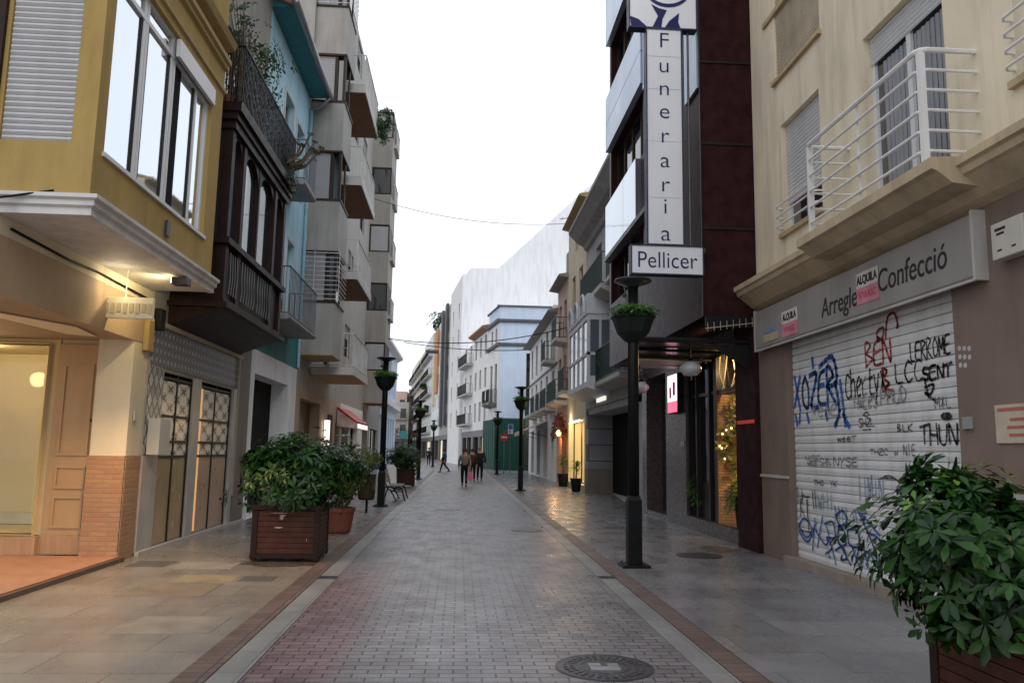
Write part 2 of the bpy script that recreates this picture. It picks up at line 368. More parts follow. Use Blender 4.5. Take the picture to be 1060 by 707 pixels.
for (cx, cy, ax, ay, m_) in ((-2.45, 11.45, .75, .35, M('damp_stain', (.10, .085, .07), .3, .3, 9)), (-3.3, 9.3, .5, .3, M('worn_stain', (.20, .165, .125), .35, .25, 6)), (3.1, 8.8, .8, .5, M('grey_stain', (.155, .155, .16), .3, .2, 6)), (3.5, 11.2, .6, .5, M('grey_stain', ())), (4.45, 13.5, .3, .5, M('damp_stain', ())), (.4, 9.0, .25, .6, M('road_stain', (.15, .135, .135), .35, .3, 9))):
    K = 26; mb = MB(); mb.quad(*[(cx+ax*math.cos(2*PI*k/K)*q, cy+ay*math.sin(2*PI*k/K)*q, .0008) for k, q in [(k, rg.uniform(.7, 1.1)) for k in range(K)]]); tag(mb.build('pavement_stain', m_, origin=(0, 0, 0)), kind='structure') if cy != 9.0 and cy != 8.8 and cy != 11.2 and cy != 9.3 else None
castiron = M('cast_iron_cover', (.085, .08, .085), .38, .3, 9, .3, .3, metal=.5)
def manhole(x, y, r, label, marks=False):
    mb = MB(); mb.lathe((x, y, 0), [(r, .001), (r, .006), (r*.93, .006)], 40)
    ring = mb
    for a, b in ((.97, .93), (.52, .48)):
        for q in range(40):
            w0, w1 = 2*PI*q/40, 2*PI*(q+1)/40
            ring.quad(*[(x+math.cos(w)*r*rr, y+math.sin(w)*r*rr, .0085) for w, rr in ((w0, b), (w0, a), (w1, a), (w1, b))])
    if marks:
        for q in range(30):
            w = 2*PI*q/30; d = Vector((math.cos(w), math.sin(w), 0)); t = Vector((-d.y, d.x, 0)); c = Vector((x, y, .0086))
            for rr, ww in ((.66, .02), (.79, .03)): ring.hexa([c+d*r*(rr-.045)-t*ww*r*1.4, c+d*r*(rr-.045)+t*ww*r*1.4, c+d*r*(rr+.045)+t*ww*r, c+d*r*(rr+.045)-t*ww*r]+[c+Vector((0, 0, .003))+v for v in (d*r*(rr-.045)-t*ww*r, d*r*(rr-.045)+t*ww*r, d*r*(rr+.045)+t*ww*r, d*r*(rr+.045)-t*ww*r)])
    o = mb.build('manhole_cover', castiron, origin=(x, y, 0)); tag(o, label, 'manhole cover')
    if marks:
        c = r*.3; s_ = MB(); s_.box(x-c, x+c, y-.085, y-.01, .006, .011); s_.box(x-c, x-.02, y+.015, y+.085, .006, .011); s_.box(x+.03, x+c, y+.015, y+.085, .006, .011)
        s_.build('plate', M('worn_steel', (.45, .46, .48), .3, .1, 6, .05, .2, metal=.7), o)
    return o
manhole(1.13, 6.14, .37, 'round patterned iron manhole cover in the brick road, nearest the camera', True)
manhole(3.83, 12.6, .36, 'dark round manhole cover in the right pavement beyond the first right lamp')
manhole(1.42, 16.3, .33, 'small round manhole cover far along the right of the brick road')
manhole(-.25, 21.5, .33, 'pale ringed manhole cover in the middle of the brick road')
for x, y, w, l, lab in ((-1.58, 10.2, .12, .1, 'small square drain grate in the left gutter beside the big planter'), (1.93, 10.35, .1, .09, 'small square drain grate in the right gutter by the lamp post base')):
    d = MB(); d.box(x-w, x+w, y-l, y+l, .003, .008)
    for k in range(5): d.box(x-w*.9, x+w*.9, y-l*.85+k*l*.4, y-l*.85+k*l*.4+.012, .008, .012)
    tag(d.build('drain_grate', castiron), lab, 'drain grate')

# ------------------------------------------------------------------ L1 yellow corner building
b1 = empty('yellow_corner_building', (-6.5, 10, 0), 'ochre yellow corner building at the left with a lit shop recess and overhanging upper floor', 'building')
fs = LF(-3.8); ff = SF(8.0)
mb = MB(); wall(mb, fs, 8.0, 11.95, 3.95, 9.6, [(8.22, 11.48, 4.62, 6.9)], .12, 0)
wall(mb, ff, -9.5, -3.8, 3.95, 9.6, [(-4.74, -4.03, 4.64, 6.6), (-7.2, -5.7, 4.64, 6.6)], .1, 0)
mb.quad((-3.8, 11.95, 3.95), (-9.5, 11.95, 3.95), (-9.5, 11.95, 9.6), (-3.8, 11.95, 9.6)); mb.quad((-3.8, 8, 9.6), (-3.8, 11.95, 9.6), (-9.5, 11.95, 9.6), (-9.5, 8, 9.6))
mb.quad((-9.5, 8, 3.95), (-9.5, 8, 9.6), (-9.5, 11.95, 9.6), (-9.5, 11.95, 3.95))
mb.build('wall', yellow, b1)
# white cornice canopy
mb = MB(); P = [(0, 3.84), (.0, 3.92), (.05, 3.93), (.06, 4.0), (.12, 4.02), (.12, 4.08), (-.0, 4.08)]
P = [(-.02, 3.86), (.06, 3.86), (.06, 3.93), (.10, 3.95), (.10, 4.0), (.14, 4.02), (.14, 4.06), (-.02, 4.07)]
# mitred sweep round the corner
path = [(-9.5, 8.0, 0, -1), (-3.8, 8.0, 1, -1), (-3.8, 11.95, 1, 0)]
for (xa, ya, na, ma), (xb, yb, nb, mb_) in zip(path, path[1:]):
    for (n0, z0), (n1, z1) in zip(P, P[1:]+P[:1]):
        A = lambda x, y, nx, ny, n: (x+nx*n, y+ny*n)
        mb.quad(A(xa, ya, na, ma, n0)+(z0,), A(xb, yb, nb, mb_, n0)+(z0,), A(xb, yb, nb, mb_, n1)+(z1,), A(xa, ya, na, ma, n1)+(z1,))
mb.quad(*[(-3.8+n, 11.95, z) for n, z in P])
mb.box(-9.5, -3.8, 8.0, 11.95, 3.875, 3.95)
mb.build('cornice', M('cornice_white', (.60, .59, .58), .7, .08, 2, .1, .4), b1)
mb = MB(); mb.prof(fs, 7.9, 11.97, [(0, 7.38), (.05, 7.4), (.05, 7.46), (.09, 7.48), (.09, 7.55), (0, 7.6)]); mb.prof(fs, 7.9, 11.97, [(0, 7.0), (.035, 7.02), (.035, 7.08), (0, 7.1)]); mb.prof(fs, 7.9, 11.99, [(0, 7.7), (.12, 7.74), (.16, 7.84), (0, 7.9)])
mb.build('string_course', yellow_t, b1)
# big sliding window
w = MB(); n0 = -.12
def fr_(a, b, c, d, t=.05, o=0.): w.fb(fs, a, b, n0+o, n0+.06+o, c, d)
fr_(8.22, 11.48, 4.62, 4.68); fr_(8.22, 11.48, 6.86, 6.90)
for u in (8.22, 9.07, 9.15, 9.97, 10.06, 10.93, 11.42): fr_(u, u+.06, 4.681, 6.859)
fr_(8.22, 11.48, 6.60, 6.66, o=.003)
wf = w.build('window', alu, b1)
mb = MB()
for u in (9.02, 9.22, 9.92, 10.87): mb.fb(fs, u, u+.05, n0+.0, n0+.045, 4.69, 6.59)
mb.build('dark_mullion', M('black_gasket', (.02, .02, .022), .5), wf)
for a, b in ((8.28, 9.02), (9.27, 9.92), (10.12, 10.42), (10.42, 11.42)):
    MB().quad(fs.p(a, n0+.03, 4.66), fs.p(b, n0+.03, 4.66), fs.p(b, n0+.03, 6.88), fs.p(a, n0+.03, 6.88)).build('pane', dark if b == 10.42 else glassr, wf)
MB().fb(fs, 10.0, 11.5, -.02, .03, 6.62, 6.86).build('blind_box', alu, wf)
MB().fb(fs, 8.18, 11.52, -.01, .03, 4.57, 4.615).build('sill', alu, wf)
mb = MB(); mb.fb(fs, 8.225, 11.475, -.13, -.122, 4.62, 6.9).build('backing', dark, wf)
for a, b, rb in ((-4.74, -4.03, 1.), (-7.2, -5.7, 1.)):
    window(ff, b1, a, b, 4.64, 6.6, alu, glass, .09, 0, rb, M('grey_white_blind', (.46, .46, .47), .55, .04, 2, .02, .2), .06, name='window')
MB().fb(ff, -5.0, -4.78, -.0, .05, 4.55, 6.7).build('folded_shutter', wood, b1)
# shop recess
fg = LF(-4.65)
mb = MB(); wall(mb, fg, 8.0, 12.0, 0, 3.87, [(7.9, 11.5, -1, 3.08)], .0, 0)
mb.quad((-4.65, 11.5, 1.43), (-5.14, 11.5, 1.43), (-5.14, 11.5, 3.62), (-4.65, 11.5, 3.62))
mb.quad((-5.14, 11.5, 1.43), (-5.14, 11.75, 1.43), (-5.14, 11.75, 3.3), (-5.14, 11.5, 3.3))
mb.build('ground_wall', cream, b1)
mb = MB(); mb.box(-5.16, -4.64, 11.48, 11.499, .07, 1.43); mb.cur = 1; mb.box(-4.649, -4.63, 11.48, 11.99, 0, 1.435); mb.build('brick_plinth', [bricks, brickso], b1)
mb = MB()       # back wall, window surround and soffit
mb.box(-9.5, -5.76, 11.75, 11.9, .07, .32); mb.box(-5.9, -5.76, 11.7, 11.9, .32, 3.3); mb.box(-9.5, -5.1, 11.72, 11.9, 3.0, 3.64)
mb.build('shop_surround', M('ochre_surround', (.50, .40, .22), .6, .06, 2, .05, .15), b1)
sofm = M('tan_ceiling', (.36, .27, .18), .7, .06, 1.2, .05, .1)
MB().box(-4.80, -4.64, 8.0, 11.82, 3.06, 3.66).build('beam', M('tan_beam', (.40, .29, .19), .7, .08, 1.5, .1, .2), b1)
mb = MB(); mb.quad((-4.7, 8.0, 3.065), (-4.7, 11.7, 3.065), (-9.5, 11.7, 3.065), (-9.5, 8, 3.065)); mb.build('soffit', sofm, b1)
mb = MB(); mb.prism([(-5.6, 8.4, 3.045), (-4.86, 10.2, 3.045), (-5.0, 11.1, 3.045), (-5.3, 10.9, 3.045)], (0, 0, .012)); mb.build('ceiling_light_patch', M('cream_light_patch', (.75, .68, .5), .6, .03, 2, 0, 0), b1)  # pale polygon stands for a patch of light on the ceiling
dr = MB(); dr.box(-5.76, -5.14, 11.66, 11.72, .33, 3.0)
door = dr.build('door', doorw, b1)
mb = MB()
for z0, z1 in ((.42, .86), (.96, 1.28), (1.42, 2.72)):
    for a, b, c, d in ((-5.66, -5.24, z0, z0+.035), (-5.66, -5.24, z1-.035, z1), (-5.66, -5.625, z0+.036, z1-.036), (-5.275, -5.24, z0+.036, z1-.036)): mb.box(a, b, 11.64, 11.659, c, d)
mb.build('moulding', doorw, door); MB().lathe((-5.22, 11.63, 1.9), [(.0, 0), (.018, .01), (.018, .03), (0, .04)], 10).build('knob', castiron, door)
brickv = brickmat('brick_sill', (.45, .25, .13), (.52, .31, .17), (.38, .28, .2), .07, .3, .006, 'XZ', .8, .5, var=.2, offset=0)
MB().box(-5.76, -5.14, 11.6, 11.72, .07, .329).build('door_step', brickv, b1); MB().box(-9.5, -5.761, 11.5, 11.74, .07, .31).build('window_sill', brickv, b1)
mb = MB(); mb.quad((-9.5, 11.6, .31), (-5.9, 11.6, .31), (-5.9, 11.6, 3.0), (-9.5, 11.6, 3.0)); mb.build('shop_window', glassc, b1)
shopw = M('shop_display_wall', (.70, .60, .37), .8, .04, 1, .02, 0)
mb = MB(); mb.quad((-9.5, 13.2, .3), (-5.88, 13.2, .3), (-5.88, 13.2, 3.0), (-9.5, 13.2, 3.0)); mb.quad((-5.88, 11.62, .3), (-5.88, 13.2, .3), (-5.88, 13.2, 3.0), (-5.88, 11.62, 3)); mb.quad((-9.5, 11.62, .3), (-9.5, 13.2, .3), (-9.5, 13.2, 3.0), (-9.5, 11.62, 3.0)); mb.quad((-9.5, 11.62, 3.0), (-5.88, 11.62, 3.0), (-5.88, 13.2, 3.0), (-9.5, 13.2, 3.0)); mb.quad((-9.5, 11.62, .32), (-5.88, 11.62, .32), (-5.88, 13.2, .32), (-9.5, 13.2, .32))
mb.build('display_box', shopw, b1)
MB().box(-9.4, -5.9, 13.12, 13.19, .33, .5).build('skirting', cream, b1)
MB().box(-9.5, -4.60, 8.0, 11.48, -.02, .07).build('shop_step', terrace, b1)
MB().box(-4.598, -4.55, 8.0, 11.50, -.02, .055).build('step_kerb', M('dark_kerb', (.12, .08, .06), .6), b1)
# garment in window
g = MB(); g.lathe((-7.08, 12.1, 1.5), [(.02, 0), (.13, .03), (.15, .3), (.12, .5), (.16, .68), (.05, .76)], 14, 1.2, .7); tag(g.build('mannequin_top', M('dark_red_cloth', (.13, .02, .02), .9), smooth=True), 'dark red garment hanging in the lit display window at the left edge', 'garment')
# lit box sign
sg = empty('shop_light_box', (-4.4, 10.5, 3.1), 'small lit cream box sign under the white cornice of the yellow building', 'sign')
mb = MB(); mb.box(-4.80, -4.05, 10.50, 10.56, 3.22, 3.50); mb.build('case', M('lit_sign_face', (.8, .74, .55), .5), sg, bevel=.008)
mb = MB()
for k in range(9):
    x = -4.74+k*.078; mb.box(x, x+.05, 10.488, 10.499, 3.29+.015*(k % 2), 3.42); 
mb.build('worn_lettering', M('pale_ochre_letters', (.62, .52, .3), .6), sg)
MB().tube([(-4.42, 10.53, 3.5), (-4.42, 10.53, 3.87)], .008).build('hanger', white, sg)
# sign lamp
fl = empty('cornice_floodlight', (-4.0, 10.9, 3.8), 'small lit floodlight fixed under the white cornice', 'lamp')
MB().box(-3.93, -3.72, 10.72, 10.9, 3.74, 3.84).build('housing', castiron, fl, bevel=.01)
MB().quad((-3.932, 10.73, 3.755), (-3.932, 10.89, 3.755), (-3.932, 10.89, 3.835), (-3.932, 10.73, 3.835)).build('lens', emis('lamp_glow_warm', (1, .82, .5), 22), fl)
def cable(name, pts, r, label, mat=blackp, grp=None):
    return tag(MB().tube(pts, r, 6).build(name, mat, smooth=True), label, 'cable', grp)
cable('wall_cable', [(-9, 7.84, 3.9), (-6, 7.84, 3.86), (-5.0, 7.84, 3.9), (-4.5, 7.83, 3.99), (-4.1, 7.9, 4.09)], .012, 'black cable sagging across the white cornice of the yellow building')
cable('wall_cable', [(-4.64, 8.2, 3.76), (-4.62, 9.4, 3.72), (-4.64, 10.2, 3.75), (-4.62, 11.4, 3.72), (-4.6, 11.9, 3.7)], .016, 'dark cable bundle running along under the cornice above the shop recess')
for nm, x0, x1, y0, y1, z0, z1, m_, lab in (('junction_box', -4.64, -4.56, 11.75, 11.95, 2.95, 3.4, yellow_t, 'yellow painted junction box at the top of the cream shop pillar'), ('junction_box', -4.60, -4.50, 12.0, 12.2, 3.3, 3.62, blackp, 'black cable box beside the yellow junction box above the tiled shop'), ('wall_switch', -4.64, -4.62, 11.62, 11.72, 1.92, 2.06, plast, 'small switch plate on the cream pillar of the yellow building')):
    tag(MB().box(x0, x1, y0, y1, z0, z1).build(nm, m_, bevel=.008), lab, 'box')
tag(MB().box(-3.79, -3.76, 10.0, 10.12, 4.22, 4.42).build('vent_plate', castiron), 'small dark vent plate on the yellow wall below the big window', 'vent')

# ------------------------------------------------------------------ L2 tiled shop with wooden gallery
def mathn(nt, op, a, b=None):
    n = N(nt, 'ShaderNodeMath', operation=op)
    for i, v in enumerate((a, b)):
        if v is None: continue
        if hasattr(v, 'links'): nt.links.new(v, n.inputs[i])
        else: n.inputs[i].default_value = v
    return n.outputs[0]
def xtile():
    m, nt, b = _nt('crossed_tiles'); g = N(nt, 'ShaderNodeNewGeometry'); sx = N(nt, 'ShaderNodeSeparateXYZ'); nt.links.new(g.outputs['Position'], sx.inputs[0])
    y = mathn(nt, 'MULTIPLY', sx.outputs[1], 1/.30); z = mathn(nt, 'MULTIPLY', sx.outputs[2], 1/.15)
    fy = mathn(nt, 'SUBTRACT', mathn(nt, 'FRACT', y), .5); fz = mathn(nt, 'SUBTRACT', mathn(nt, 'FRACT', z), .5)
    par = mathn(nt, 'MODULO', mathn(nt, 'ADD', mathn(nt, 'FLOOR', y), mathn(nt, 'FLOOR', z)), 2.)
    par = mathn(nt, 'GREATER_THAN', mathn(nt, 'ABSOLUTE', par), .5)
    d = mathn(nt, 'ABSOLUTE', mathn(nt, 'SUBTRACT', mathn(nt, 'ABSOLUTE', fy), mathn(nt, 'ABSOLUTE', fz)))
    x = mathn(nt, 'MULTIPLY', mathn(nt, 'LESS_THAN', d, .16), mathn(nt, 'LESS_THAN', mathn(nt, 'MAXIMUM', mathn(nt, 'ABSOLUTE', fy), mathn(nt, 'ABSOLUTE', fz)), .36))
    msk = mathn(nt, 'MULTIPLY', par, x)
    c = mixc(nt, msk, (.82, .80, .70, 1), (.04, .035, .03, 1)); c = mixc(nt, mathn(nt, 'MULTIPLY', par, .35), c, (.30, .24, .12, 1))
    e = mathn(nt, 'GREATER_THAN', mathn(nt, 'MAXIMUM', mathn(nt, 'ABSOLUTE', fy), mathn(nt, 'ABSOLUTE', fz)), .485)
    c = mixc(nt, e, c, (.2, .19, .17, 1)); nt.links.new(c, b.inputs['Base Color']); b.inputs['Roughness'].default_value = .2; return m
def scaletile(name, sy, sz, c1, c2):
    m, nt, b = _nt(name); g = N(nt, 'ShaderNodeNewGeometry'); sx = N(nt, 'ShaderNodeSeparateXYZ'); nt.links.new(g.outputs['Position'], sx.inputs[0])
    y = mathn(nt, 'MULTIPLY', sx.outputs[1], 1/sy); z = mathn(nt, 'MULTIPLY', sx.outputs[2], 1/sz)
    fy = mathn(nt, 'ABSOLUTE', mathn(nt, 'SUBTRACT', mathn(nt, 'FRACT', y), .5)); fz = mathn(nt, 'ABSOLUTE', mathn(nt, 'SUBTRACT', mathn(nt, 'FRACT', z), .5))
    s = mathn(nt, 'ADD', fy, fz); w = mathn(nt, 'LESS_THAN', mathn(nt, 'ABSOLUTE', mathn(nt, 'SUBTRACT', s, .5)), .1); k = mathn(nt, 'GREATER_THAN', s, .5)
    c = mixc(nt, k, c4(c1), c4(c2)); c = mixc(nt, w, c, (.03, .03, .035, 1)); n = noise(nt, pos(nt), 6, 4)
    c = mixc(nt, ramp(nt, n, .4, .7, (0, 0, 0, 1), (.6, .6, .6, 1)), c, (.10, .10, .11, 1))
    nt.links.new(c, b.inputs['Base Color']); b.inputs['Roughness'].default_value = .3; return m
xt = xtile(); sct = scaletile('scale_tiles', .16, .14, (.30, .31, .34), (.13, .13, .15)); gt = scaletile('grey_pattern_tiles', .2, .3, (.55, .55, .55), (.32, .32, .33))
b2 = empty('tiled_shop_building', (-6.5, 14.8, 0), 'narrow building with tiled shop front and dark wooden gallery, left of the light blue house', 'building')
f2 = LF(-4.62)
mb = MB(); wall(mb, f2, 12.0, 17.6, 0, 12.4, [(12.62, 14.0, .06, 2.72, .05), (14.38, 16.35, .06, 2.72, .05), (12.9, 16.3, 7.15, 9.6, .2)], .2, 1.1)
mb.build('wall', M('grey_stone_wall', (.30, .28, .25), .8, .15, 2, .15, .4), b2)  # one grey stone colour over the whole wall
MB().fb(f2, 12.04, 16.62, .0, .012, 2.78, 3.38).build('tile_frieze', sct, b2)
mb = MB(); mb.fb(f2, 12.0, 16.9, .0, .05, 3.385, 3.46); mb.fb(f2, 16.62, 16.72, .0, .05, .6, 3.384); mb.build('frieze_frame', M('beige_stone_trim', (.36, .32, .27), .7), b2)
MB().fb(f2, 12.02, 12.6, .0, .012, 1.44, 2.775).build('tile_panel', gt, b2)
MB().fb(f2, 12.01, 12.6, .0, .012, .0, 1.43).build('stone_base', marble, b2)
MB().fb(f2, 14.0, 14.37, .0, .03, .0, 2.74).build('pilaster', marble, b2)
MB().fb(f2, 16.38, 16.6, .0, .04, .0, 2.74).build('pilaster', marble, b2)
MB().fb(f2, 16.8, 17.58, .0, .03, .0, 3.7).build('pilaster', M('brown_stone_pilaster', (.17, .145, .125), .6, .15, 3, .1, .3), b2)
for a, b in ((12.62, 14.0), (14.38, 16.35)):
    r = -.03
    MB().fb(f2, a, b, r-.02, r, 1.42, 2.6).build('tile_panel', xt, b2)
    mb = MB()
    for z in (1.38, 1.62, 2.02, 2.62): mb.fb(f2, a, b, r, r+.02, z, z+.045)
    for u in (a, b-.05, (a+b)/2-.03): mb.fb(f2, u, u+.05, r+.001, r+.015, .06, 2.72)
    mb.build('iron_lattice', iron, b2)
    MB().fb(f2, a+.04, b-.04, r-.02, r, .07, 1.38).build('lower_panel', M('frosted_ochre_panel', (.36, .27, .14), .25, .1, 2, 0, .2) if a < 13 else M('warm_tan_panel', (.44, .30, .2), .3, .1, 2, 0, .2), b2)
MB().fb(f2, 14.44, 14.62, -.03, -.018, .1, 2.6).build('lit_gap', emis('warm_door_gap', (1, .5, .18), .55), b2)
mb = MB(); mb.fb(f2, 12.0, 17.6, -.3, .06, -.02, .055); mb.build('threshold', stonel, b2)
tag(MB().box(-4.60, -4.42, 12.08, 12.52, 1.44, 1.98).build('meter_box', plast, bevel=.01), 'white wall box below the grey patterned tiles of the tiled shop', 'box')
# gallery
gal = MB(); fm = LF(-3.8)
gx = lambda *a: gal.box(*a)
gx(-4.62, -3.78, 12.58, 16.62, 3.84, 3.92); gx(-4.62, -3.70, 12.5, 16.7, 3.76, 3.84)
gal.prism([(-4.62, 12.6, 3.45), (-4.62, 12.6, 3.76), (-3.85, 12.6, 3.76)], (0, 4.0, 0))
gx(-4.62, -3.74, 12.54, 16.66, 4.80, 4.90); gx(-4.62, -3.76, 12.56, 16.64, 6.72, 6.86); gx(-4.62, -3.66, 12.46, 16.74, 6.98, 7.12); gx(-4.62, -3.72, 12.5, 16.7, 6.86, 6.98)
posts = [12.6, 13.36, 14.5, 14.72, 15.86, 16.48]
for y in (12.6, 13.3, 15.62, 16.44): gx(-3.94, -3.80, y, y+.16, 3.92, 6.72)
gx(-3.92, -3.82, 14.44, 14.52, 4.9, 6.72)
for x in (-4.62, ): gx(x, x+.12, 12.6, 12.72, 3.92, 6.72)
gx(-3.90, -3.86, 12.7, 16.5, 3.92, 4.8); gx(-4.5, -3.9, 12.63, 12.66, 3.92, 6.72); gx(-4.5, -3.9, 16.56, 16.6, 3.92, 6.72)
def archfill(fr, a, b, z0, z1, n0, n1):
    c = (a+b)/2; r = (b-a)/2; K = 8
    for sgn in (-1, 1):
        pts = [(c+sgn*r*math.cos(PI/2*k/K), z0+(z1-z0)*.9*math.sin(PI/2*k/K)) for k in range(K+1)]
        gal.prism([fr.p(u, n0, z) for u, z in pts]+[fr.p(c, n0, z1), fr.p(c+sgn*r, n0, z1)], fr.n*(n1-n0))
for a, b in ((12.76, 13.3), (13.46, 14.44), (14.52, 15.62), (15.78, 16.44)): archfill(fm, a, b, 6.25, 6.72, -.12, -.03)
G_ = gal.build('gallery', wood, b2)
mb = MB()
for a, b in ((12.76, 13.3), (13.46, 14.44), (14.52, 15.62), (15.78, 16.44)): mb.quad(fm.p(a, -.1, 4.9), fm.p(b, -.1, 4.9), fm.p(b, -.1, 6.72), fm.p(a, -.1, 6.72))
mb.quad((-4.5, 12.62, 4.9), (-3.95, 12.62, 4.9), (-3.95, 12.62, 6.72), (-4.5, 12.62, 6.72)); mb.build('gallery_glass', glass, G_)
mb = MB()
for a, b in ((13.56, 14.36), (14.62, 15.5)):
    for k in range(6):
        u = a+(b-a)*k/5; mb.tube([fm.p(u, .012, 4.02), fm.p(u+.03, .02, 4.2), fm.p(u-.03, .02, 4.4), fm.p(u, .012, 4.72)], .011, 5)
for k in range(4): u = 12.84+.13*k; mb.tube([fm.p(u, .012, 4.02), fm.p(u+.03, .02, 4.3), fm.p(u, .012, 4.7)], .01, 5)
mb.build('iron_scrollwork', irongrey, G_)
rl = railing(LF(-4.6), b2, 12.6, 16.7, .9, 7.12, 8.15, iron, .085, .008)
mb = MB()
for k in range(34):
    y = 12.66+k*.118
    for z in (7.3, 7.55, 7.8): mb.tube([(-3.7, y, z), (-3.69, y+.05, z+.12), (-3.7, y, z+.22)], .007, 4)
for k in range(6):
    x = -4.55+k*.14
    for z in (7.3, 7.55, 7.8): mb.tube([(x, 12.6, z), (x+.05, 12.59, z+.12), (x, 12.6, z+.22)], .007, 4)
mb.build('lattice', iron, rl)
window(f2, b2, 12.9, 16.3, 7.15, 9.6, woodm, glassd, .18, 3)
MB().box(-5, -4.0, 12.0, 17.6, 12.3, 12.5).build('eave', M('grey_eave', (.3, .29, .28), .8), b2)

# ------------------------------------------------------------------ foliage
def rosettes(mb, pts, n, ln, w, rr, droop=.25):
    for p, d in pts:
        up = (d+Vector((0, 0, .5))).normalized(); a = up.orthogonal().normalized(); b = up.cross(a); ph = rr.uniform(0, 6.28)
        k = n+rr.randint(-1, 1); sc_ = rr.uniform(.65, 1.15)
        for j in range(k):
            t = ph+2*PI*j/k+rr.uniform(-.3, .3); dd = (a*math.cos(t)+b*math.sin(t)+up*rr.uniform(.05, .5)-Vector((0, 0, droop))).normalized()
            L_ = ln*sc_*rr.uniform(.7, 1.15); mb.leaf(Vector(p)+dd*.015, dd, (up+Vector((rr.uniform(-.3, .3), rr.uniform(-.3, .3), .2))).normalized(), L_, w*rr.uniform(.8, 1.2)*L_/ln)
def lumps(rr, c, rx, ry, rz, n, zmin=None, fill=.5, lump=.22, per=7, spread=.16):
    """branch tips scattered through the crown, each carrying a loose bunch of rosettes"""
    out = []; c = Vector(c); sz = (rx+ry+rz)/3
    while len(out) < n:
        d = Vector((rr.gauss(0, 1), rr.gauss(0, 1), rr.gauss(0, 1))).normalized()
        r = (fill+(1-fill)*rr.random()**.5)*rr.uniform(1-lump, 1+lump*.8)
        t = Vector((c.x+d.x*rx*r, c.y+d.y*ry*r, c.z+d.z*rz*r)); w = sz*spread*rr.uniform(.5, 1.3)
        for _ in range(rr.randint(per//2, per+per//2)):
            p = t+Vector((rr.gauss(0, w), rr.gauss(0, w), rr.gauss(0, w*.8)))
            if zmin is not None and p.z < zmin: continue
            out.append((p, (Vector((d.x/rx, d.y/ry, d.z/rz)).normalized()+(p-t)*2/sz).normalized()))
    return out
leafA = leafmat('umbrella_tree_leaf', (.007, .026, .010), (.032, .105, .015), .3); leafB = leafmat('bright_leaf', (.02, .075, .014), (.09, .20, .03))
leafC = leafmat('grey_green_leaf', (.03, .07, .03), (.10, .17, .07), .5); leafD = leafmat('olive_leaf', (.05, .08, .02), (.14, .18, .05), .5); leafR = leafmat('autumn_garland', (.08, .02, .015), (.3, .07, .03), .6)
leafY = leafmat('young_leaf', (.07, .17, .02), (.20, .33, .04))
bark = M('stem_bark', (.10, .075, .05), .9, .2, 12, .2, 0)
def stems(mb, c, z0, pts, k, rr, r=.012):
    for p, _ in rr.sample(pts, min(k, len(pts))):
        a = Vector((c[0]+rr.uniform(-.15, .15), c[1]+rr.uniform(-.15, .15), z0)); m = a.lerp(p, .5)+Vector((rr.uniform(-.06, .06), rr.uniform(-.06, .06), .08)); mb.tube([a, m, p], [r, r*.8, r*.4], 5)
def planter(x, y, w, d, h, label, bush_label, c, rx, ry, rz, n, ln, seed, extra=(), group='rusty square street planters'):
    rr = random.Random(seed); t = empty('square_planter', (x, y, 0), label, 'planter', group)
    x0, x1, y0, y1 = x-w/2, x+w/2, y-d/2, y+d/2; tp = .03
    mb = MB()
    for a, b in ((x0, y0), (x1-.08, y0), (x0, y1-.08), (x1-.08, y1-.08)): mb.box(a, a+.08, b, b+.08, .02, h)
    for z0, z1, e in ((.05, .11, .006), (h-.05, h+.012, .014)):
        mb.box(x0-e, x1+e, y0-e, y0+.05, z0, z1); mb.box(x0-e, x1+e, y1-.05, y1+e, z0, z1); mb.box(x0-e, x0+.05, y0+.051, y1-.051, z0, z1); mb.box(x1-.05, x1+e, y0+.051, y1-.051, z0, z1)
    mb.build('steel_frame', rust, t, bevel=.004)
    mb = MB(); q = int(round((h-.14)/.075))
    for k in range(q):
        z0 = .115+k*(h-.17)/q; z1 = z0+(h-.17)/q-.006
        mb.box(x0+.081, x1-.081, y0+.012, y0+.035, z0, z1); mb.box(x0+.081, x1-.081, y1-.035, y1-.012, z0, z1); mb.box(x0+.012, x0+.035, y0+.081, y1-.081, z0, z1); mb.box(x1-.035, x1-.012, y0+.081, y1-.081, z0, z1)
    mb.box(x0+.035, x1-.035, y0+.035, y1-.035, .06, h-.06)
    mb.build('side_boards', plank, t, bevel=.003)
    MB().box(x0+.06, x1-.06, y0+.06, y1-.06, h-.059, h-.03).build('soil', soil, t)
    b = empty('umbrella_shrub', (c[0], c[1], h-.03), bush_label, 'shrub', 'dense green shrubs in the street planters')
    pts = lumps(rr, c, rx, ry, rz, n, h-.14, .4, .24)
    for (ec, er, en) in extra: pts += lumps(rr, ec, er, er, er*.8, en, h-.16, .3)
    mb = MB(); rosettes(mb, pts, 7, ln, ln*.38, rr); mb.cur = 2
    rosettes(mb, [(p, d) for p, d in pts if rr.random() < .03], 5, ln*.9, ln*.34, rr, .4); mb.cur = 1
    rosettes(mb, [(p+Vector((0, 0, .03)), d) for p, d in pts if d.z > .35 and rr.random() < .13], 6, ln*.8, ln*.32, rr, .0)
    mb.build('foliage', [leafA, leafY if ln < .13 else leafB, leafD], b, smooth=True)
    mb = MB(); stems(mb, (x, y), h-.03, pts, 24, rr); mb.build('stem', bark, b)
    return t
planter(-2.40, 11.95, .94, .84, .76, 'large rusty square planter with pale scratches on the left pavement', 'broad dense green shrub in the large left planter, wider than its box', (-2.35, 12.0, 1.22), .78, .66, .55, 620, .145, 3, [((-2.85, 11.9, 1.35), .28, 60), ((-1.75, 12.2, 1.3), .3, 60)])
